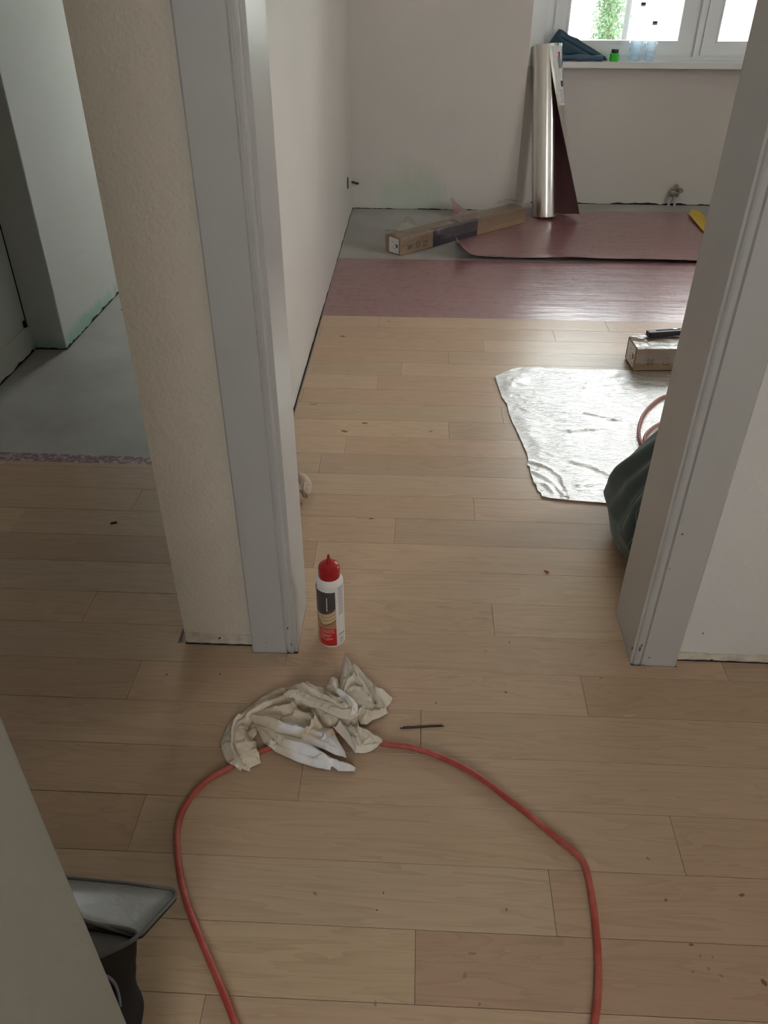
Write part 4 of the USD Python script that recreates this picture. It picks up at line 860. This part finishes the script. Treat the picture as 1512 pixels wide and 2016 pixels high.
# left flap, swinging down and round, with two long pleats
LO.append(lobe([(552, 1350), (532, 1358), (512, 1371), (486, 1392), (463, 1408), (449, 1420), (441, 1436), (434, 1457), (435, 1470), (440, 1485), (448, 1498), (453, 1506), (473, 1515), (475, 1510), (491, 1515), (492, 1507), (513, 1498), (511, 1486), (505, 1476), (504, 1456), (495, 1450), (505, 1441), (508, 1432), (530, 1420), (570, 1395), (600, 1370), (590, 1352)],
    .003, .012, .008, [([(470, 1409), (461, 1422), (458, 1440), (456, 1470), (466, 1490), (478, 1508)], .009, .0035), ([(464, 1421), (461, 1440), (459, 1469), (469, 1489), (480, 1506)], -.007, .0025), ([(449, 1424), (446, 1438)], .005, .002), ([(449, 1436), (456, 1440)], .004, .002), ([(488, 1411), (520, 1394), (560, 1378)], .012, .006),
     ([(470, 1417), (500, 1400), (530, 1384)], -.006, .003), ([(471, 1432), (476, 1448), (484, 1460)], .004, .002), ([(492, 1424), (486, 1436), (492, 1448)], -.012, .007), ([(497, 1417), (503, 1424)], -.008, .004)], 3, stained, .0015, (14, 30, .4)))
# main body: from the hollow by the flap to the long white tail
LO.append(lobe([(489, 1416), (505, 1404), (530, 1392), (556, 1380), (560, 1352), (600, 1352), (626, 1349), (645, 1351), (650, 1341), (657, 1337), (663, 1342), (672, 1352), (690, 1385), (704, 1405), (707, 1424), (690, 1430), (668, 1424), (655, 1428), (640, 1440), (625, 1452), (622, 1466), (640, 1481), (655, 1490), (672, 1498), (686, 1500), (700, 1508), (698, 1516),
    (666, 1515), (652, 1504), (650, 1513), (620, 1508), (585, 1497), (552, 1482), (543, 1478), (530, 1472), (518, 1459), (510, 1442), (502, 1428), (496, 1420)],
    .005, .015, .011, [([(560, 1375), (590, 1378), (620, 1392), (660, 1404), (690, 1408)], .018, .010), ([(589, 1396), (597, 1400), (612, 1402)], -.020, .005), ([(625, 1404), (633, 1420), (642, 1430)], -.022, .006), ([(577, 1398), (581, 1411), (600, 1415), (610, 1421), (615, 1438), (606, 1448)], .013, .004), ([(616, 1402), (621, 1422), (614, 1438)], .012, .004),
     ([(486, 1413), (510, 1419), (540, 1428), (575, 1440), (606, 1449)], .012, .005), ([(492, 1421), (520, 1433), (550, 1447), (590, 1456)], -.005, .004), ([(497, 1418), (507, 1430), (518, 1448), (534, 1466)], .008, .004), ([(548, 1424), (566, 1433), (600, 1438)], -.006, .004), ([(610, 1358), (630, 1372), (650, 1392)], .010, .005), ([(640, 1352), (660, 1372), (676, 1390)], .010, .005),
     ([(560, 1465), (600, 1474), (640, 1492)], .007, .006), ([(545, 1472), (580, 1487), (620, 1500), (646, 1508)], .004, .004), ([(652, 1500), (672, 1504), (694, 1511)], .006, .004), ([(524, 1440), (534, 1456), (552, 1470)], -.004, .004), ([(505, 1406), (540, 1402), (575, 1396)], .008, .006), ([(530, 1408), (560, 1412), (576, 1408)], -.005, .005)], 8, main_tone, .002, (20, 36, -.45)))
# crumpled layer over the upper middle, ragged lower edge
LO.append(lobe([(567, 1365), (585, 1356), (605, 1353), (625, 1362), (640, 1372), (662, 1380), (676, 1376), (692, 1392), (704, 1405), (706, 1418), (690, 1428), (668, 1423), (645, 1413), (628, 1404), (612, 1401), (600, 1396), (592, 1390), (583, 1388), (576, 1384), (568, 1383), (572, 1374)],
    .027, .008, .006, [([(596, 1362), (630, 1384), (680, 1410)], .008, .004), ([(625, 1365), (655, 1390), (672, 1404)], -.008, .003), ([(640, 1374), (660, 1394), (684, 1408)], .008, .003), ([(570, 1378), (590, 1384), (612, 1396)], .005, .003), ([(606, 1356), (622, 1372)], .006, .003), ([(650, 1410), (675, 1416), (698, 1414)], .006, .003)], 12, cream, .003, (24, 44, -.6)))
# small tuft at the top
LO.append(lobe([(645, 1352), (650, 1342), (657, 1337), (664, 1341), (667, 1352), (668, 1368), (660, 1372), (650, 1362)], .018, .008, .004, [([(652, 1342), (660, 1356)], .006, .003), ([(660, 1341), (664, 1362)], -.005, .002)], 14, cream, .003))
# tongue above the white tail
LO.append(lobe([(585, 1450), (598, 1444), (612, 1438), (632, 1436), (655, 1436), (660, 1448), (666, 1460), (671, 1469), (679, 1482), (682, 1494), (660, 1488), (640, 1478), (620, 1470), (600, 1462)],
    .014, .008, .006, [([(612, 1442), (640, 1456), (678, 1488)], .006, .003), ([(600, 1452), (640, 1470), (676, 1489)], .006, .003), ([(640, 1456), (634, 1462)], .005, .002)], 21, main_tone, .0015, (16, 30, -.8)))
# lower right corner
LO.append(lobe([(652, 1430), (668, 1424), (690, 1428), (704, 1425), (709, 1432), (722, 1435), (732, 1440), (742, 1450), (752, 1458), (753, 1463), (743, 1467), (732, 1475), (719, 1479), (700, 1480), (690, 1471), (680, 1459), (668, 1446)],
    .004, .012, .006, [([(668, 1430), (690, 1452), (702, 1476)], .013, .004), ([(678, 1434), (696, 1458)], -.010, .003), ([(690, 1432), (700, 1452)], .008, .003), ([(703, 1428), (706, 1450), (712, 1474)], .009, .003), ([(712, 1440), (714, 1460), (710, 1475)], -.007, .002), ([(704, 1476), (735, 1468), (752, 1460)], .006, .002), ([(655, 1432), (672, 1450), (692, 1474)], .008, .003), ([(706, 1434), (722, 1440), (738, 1452)], .006, .003), ([(711, 1472), (730, 1455)], .004, .002)], 25, cream, .003, (24, 40, -1.0)))
# peaked fold at the upper right
LO.append(lobe([(679, 1293), (674, 1310), (669, 1333), (666, 1362), (670, 1376), (690, 1395), (704, 1408), (709, 1423), (722, 1424), (732, 1416), (746, 1411), (764, 1403), (760, 1391), (768, 1383), (773, 1372), (753, 1354), (737, 1351), (724, 1338), (712, 1324), (700, 1309), (690, 1304)],
    .006, .018, .009, [([(680, 1294), (694, 1325), (698, 1340), (684, 1352), (676, 1372)], .011, .0035), ([(690, 1305), (697, 1328), (700, 1338)], -.012, .003), ([(683, 1306), (682, 1336)], -.004, .003), ([(700, 1312), (716, 1330), (730, 1352), (740, 1380)], .010, .0035), ([(694, 1338), (712, 1358), (736, 1384)], .010, .003), ([(682, 1372), (694, 1362), (712, 1364), (728, 1384)], .008, .003),
     ([(706, 1330), (724, 1356), (734, 1376)], -.006, .003), ([(737, 1352), (742, 1375), (758, 1400)], .010, .003), ([(735, 1381), (740, 1388)], -.016, .004), ([(732, 1358), (736, 1380)], -.007, .003), ([(700, 1392), (720, 1404), (750, 1400)], -.007, .004), ([(706, 1404), (714, 1398), (725, 1410), (760, 1402)], .009, .003), ([(668, 1365), (676, 1345)], .004, .003), ([(742, 1386), (752, 1404)], .006, .003)], 31, cream, .002, (22, 40, -.9)))
# pale strip folded across the middle
LO.append(lobe([(672, 1372), (682, 1380), (698, 1392), (704, 1402), (705, 1412), (698, 1422), (689, 1424), (684, 1406), (676, 1392), (662, 1378), (666, 1370)],
    .036, .006, .004, [([(678, 1380), (694, 1408), (692, 1420)], .006, .002), ([(668, 1374), (684, 1388)], -.004, .002)], 37, white, .0015))
rm = trimesh.util.concatenate([m for m, c in LO]); rc = np.vstack([c for m, c in LO])
rp_ = usdkit.mesh(stage, path('rag'), rm, '/World/Looks/rag_cloth', smooth=True).GetPrim(); tag(rp_, 'crumpled cream cotton rag lying over the red hose', 'rag'); tint(rp_, rc)

# ------------------------------------------------------------------ red hose
obj('air_hose', tube(HOSE, .0066, 14), 'hose_red', None, smooth=60, label='red hose looping across the planks in the foreground', cat='hose')

# black hair pin
hpin = thing('hair_pin', 'thin black hair pin lying on a plank joint beside the rag', 'hair pin')
a, b = G(790, 1434, .002), G(874, 1429.5, .002); d = (b-a)/np.linalg.norm(b-a); nrm = np.array([-d[1], d[0], 0])
Lp = np.linalg.norm(b-a)
s = np.linspace(0, Lp, 30); obj('straight_prong', tube(np.array([a+d*q for q in s]), .0013, 8), 'pin_black', hpin)
s = np.linspace(.003, Lp-.004, 50); obj('wavy_prong', tube(np.array([a+d*q+nrm*(.0026+.0011*abs(math.sin(q/Lp*math.pi*3.5)))+[0, 0, .0005] for q in s]), .0011, 8), 'pin_black', hpin)
obj('bend', tube(np.array([a+d*(-.0005-.0012*math.sin(t))+nrm*(.0013-.0013*math.cos(t)) for t in np.linspace(0, math.pi, 10)]), .0013, 8), 'pin_black', hpin)

# ------------------------------------------------------------------ open tool bag at the lower left
bg = thing('cooler_bag', 'open black bag with silver lining and raised lid behind the near wall', 'bag')
ZRIM = .20
Cn = G(268, 1843, ZRIM); bk = G(179, 1821, ZRIM); fr = G(199, 1876, ZRIM)
bkd = (bk-Cn)[:2]/np.linalg.norm((bk-Cn)[:2]); frd = (fr-Cn)[:2]/np.linalg.norm((fr-Cn)[:2])
rim2 = spline([np.r_[Cn[:2]+bkd*.36], Cn[:2]+bkd*.20, Cn[:2]+bkd*.05+[.0, .004], Cn[:2]+[.002, .001], Cn[:2]+frd*.05+[.004, -.003], Cn[:2]+frd*.16, Cn[:2]+frd*.30], 60)
bot = G(277, 1962, 0)[:2]; fb = G(273, 2045, 0)[:2]-bot; fb /= np.linalg.norm(fb)
rimb = spline([bot+bkd*.36, bot+bkd*.20, bot+bkd*.05+[0, .004], bot+[.002, .001], bot+fb*.05+[.003, 0], bot+fb*.13, bot+fb*.22], 60)
def bagring(z):
    f = z/ZRIM
    r = rim2*f+rimb*(1-f); e = np.array([[Cn[0]-.40, Cn[1]-.10]])
    r = np.vstack([r, e]); cen = np.array([Cn[0]-.18, Cn[1]-.04]); return (r-cen)*(1+.055*math.sin(z/ZRIM*math.pi))+cen
zz = np.linspace(0, 1, 22)*ZRIM
Pw = np.stack([np.c_[bagring(z), np.full(61, z)] for z in zz], 1); Pw = np.concatenate([Pw, Pw[:1]], 0)
nz = meshkit.fbm(Pw*22, 3, 6)-.5; Pw = Pw+np.stack([nz*.006, nz*.006, 0*nz], -1)*sstep(0, .04, ZRIM-Pw[..., 2])[..., None]; Pw[-1] = Pw[0]
N3 = Pw-np.array([Cn[0]-.18, Cn[1]-.04, 0]); N3[..., 2] = 0; N3 /= np.linalg.norm(N3, axis=-1, keepdims=True)
obj('bag_body', sheet(Pw, .004, N3), 'bag_black', bg, smooth=60)
Pi = (Pw-N3*.0045)[:, 4:]; obj('lining', sheet(Pi[:, ::-1], .001, -N3[:, 4:]), 'bag_liner', bg, smooth=60, label='silver lining')
base = Polygon(bagring(0.0)).buffer(-.006); obj('bag_base', extrude_z(base if base.geom_type == 'Polygon' else max(base.geoms, key=lambda g: g.area), .001, .006), 'bag_black', bg)
fill = Polygon(bagring(.188)).buffer(-.007); fill = fill if fill.geom_type == 'Polygon' else max(fill.geoms, key=lambda g: g.area)
fm2, _ = patch(fill, .012, lambda p: .184+.014*noise2(p[:, 0], p[:, 1], 14, 4), .002); obj('inner_pouch', fm2, 'bag_liner', bg, smooth=60)
obj('rim_piping', tube(np.c_[rim2, np.full(60, ZRIM+.001)], .0042, 8), 'bag_piping', bg, smooth=60)
A_, B_, C2 = G(137, 1718, .215), G(352, 1765, .115), G(272, 1843, .190)
lid = [A_+(A_-B_)*.9+[0, 0, .02], A_, A_*.5+B_*.5+[0, .002, .002], B_*.93+A_*.07, B_*.98+C2*.02+[.0, -.002, 0], B_*.86+C2*.14+[.004, -.002, 0], B_*.5+C2*.5+[.002, -.002, -.004], C2]
lid = np.array(lid+[np.r_[bk[:2], .195], np.r_[Cn[:2]+bkd*.36, .195]])
lp = Polygon(lid[:, :2]).buffer(.012).buffer(-.024).buffer(.012)
cf = np.linalg.lstsq(np.c_[lid[:, :2], np.ones(len(lid))], lid[:, 2], rcond=None)[0]
def lidh(p):
    d = shapely.distance(shapely.points(p), lp.exterior); z = p@cf[:2]+cf[2]
    return z + .007*np.exp(-(d/.010)**2) + .006*(noise2(p[:, 0], p[:, 1], 16, 3)-.5)*sstep(0, .02, d)
lm, _ = patch(lp, .007, lidh, .003); obj('lid_lining', lm, 'bag_liner', bg, smooth=60, label='silver lining')
lm2, _ = patch(lp.buffer(.0015), .009, lambda p: lidh(p)-.0035, .007); ld = obj('lid', lm2, 'bag_black', bg, smooth=60)
er = np.asarray(shapely.segmentize(lp.buffer(.001).exterior, .008).coords); ez = lidh(er)
obj('lid_piping', tube(np.c_[er, ez+.001], .0032, 8, caps=False), 'bag_piping', ld, smooth=60)
stp = [G(208, 1905, .16), G(226, 1922, .12), G(236, 1965, .07)]
obj('strap', tube(spline([np.array(q)+[.004, -.012, 0] for q in stp], 24), .0028, 8), 'label_slate', bg, smooth=60)

# ------------------------------------------------------------------ crumbs on the floor
def crumb(name, pxy, L, W, Hh, rz, m, label, cat, z=0.0):
    c = G(*pxy, z); t = tm(rbox(L, W, Hh, min(W, Hh)*.35, 1)); v = t.vertices; v += .25*W*(meshkit.noise(v*400, 3)[:, None]-.5)
    t = trimesh.Trimesh(v, t.faces, process=False); t.apply_transform(trimesh.transformations.rotation_matrix(rz, [0, 0, 1])); t.apply_translation((c[0], c[1], z+Hh*.5)); obj(name, t, m, None, label=label, cat=cat)
crumb('wood_chip', (1076, 1126), .014, .005, .004, -.6, 'cap_red' if False else 'hose_dark_red', 'small reddish brown chip on the planks right of the glue bottle', 'chip')
crumb('wood_shaving', (1240, 1409), .028, .0025, .0012, .15, 'shaving', 'pale wood shaving on the planks below the right door frame', 'shaving')
crumb('plaster_crumb', (242, 610), .016, .007, .006, .1, 'dust_dark', 'black crumb on the grey screed beside the left wall end', 'crumb', ZS)
crumb('wood_crumb', (224, 1030), .020, .006, .004, .4, 'dust_dark', 'dark splinter on the planks left of the wall end', 'splinter')
crumb('thread', (790, 1409), .034, .0018, .0012, -.08, 'shaving', 'loose beige thread beside the right end of the rag', 'thread')

# ------------------------------------------------------------------ outside the window
struct('ground', bx(-30, 40, 6.6, 60, -1.0, -.8), 'lawn')
nh = thing('garden_wall', 'bright white rendered garden wall far outside the window', 'wall')
obj('facade', bx(-10, 22, 15, 15.4, -.8, 2.1), 'render_white', nh, smooth=False)
obj('downpipe', cyl((AtY(1140, 50, 14.93)[0], 14.93, -.8), (AtY(1140, 50, 14.93)[0], 14.93, 2.1), .02, 12), 'label_white', nh)
gp = thing('fence_post', 'grey post beside the green tree outside the window', 'post')
q = AtY(1229, 70, 11.0); obj('post', cyl((q[0], 11, -.8), (q[0], 11, 2.9), .032, 14), 'post_grey', gp); obj('post_cap', cyl((q[0], 11, 2.9), (q[0], 11, 2.93), .042, 14), 'post_grey', gp)
tr = thing('garden_tree', 'green leafy tree outside behind the left window pane', 'tree')
q0, q1 = AtY(1172, 40, 12.0), AtY(1224, 40, 12.0); cx = (q0[0]+q1[0])/2; hw = (q1[0]-q0[0])/2
obj('trunk', tube(spline([(cx, 12.0, -.8), (cx+.03, 12, .4), (cx-.02, 12.02, 1.8)], 20), np.linspace(.07, .03, 20), 10), 'bark', tr)
r_ = np.random.default_rng(5); n = 11000
cen = np.stack([cx+hw*1.02*r_.normal(0, .42, n).clip(-1, 1), 12+.55*r_.normal(0, .42, n).clip(-1, 1), r_.uniform(-.35, 3.2, n)], 1)
d1 = r_.normal(size=(n, 3)); d1 /= np.linalg.norm(d1, axis=1)[:, None]; d2 = np.cross(d1, r_.normal(size=(n, 3))); d2 /= np.linalg.norm(d2, axis=1)[:, None]; d3 = np.cross(d1, d2)
sz = r_.uniform(.018, .034, n)[:, None]
V = np.stack([cen-d1*sz, cen+d2*sz*.5+d3*sz*.12, cen+d1*sz, cen-d2*sz*.5+d3*sz*.12], 1).reshape(-1, 3)
i4 = np.arange(n)[:, None]*4; obj('foliage', trimesh.Trimesh(V, np.vstack([i4+[0, 1, 2], i4+[0, 2, 3]]), process=False), 'leaf', tr, smooth=False, kind='stuff')
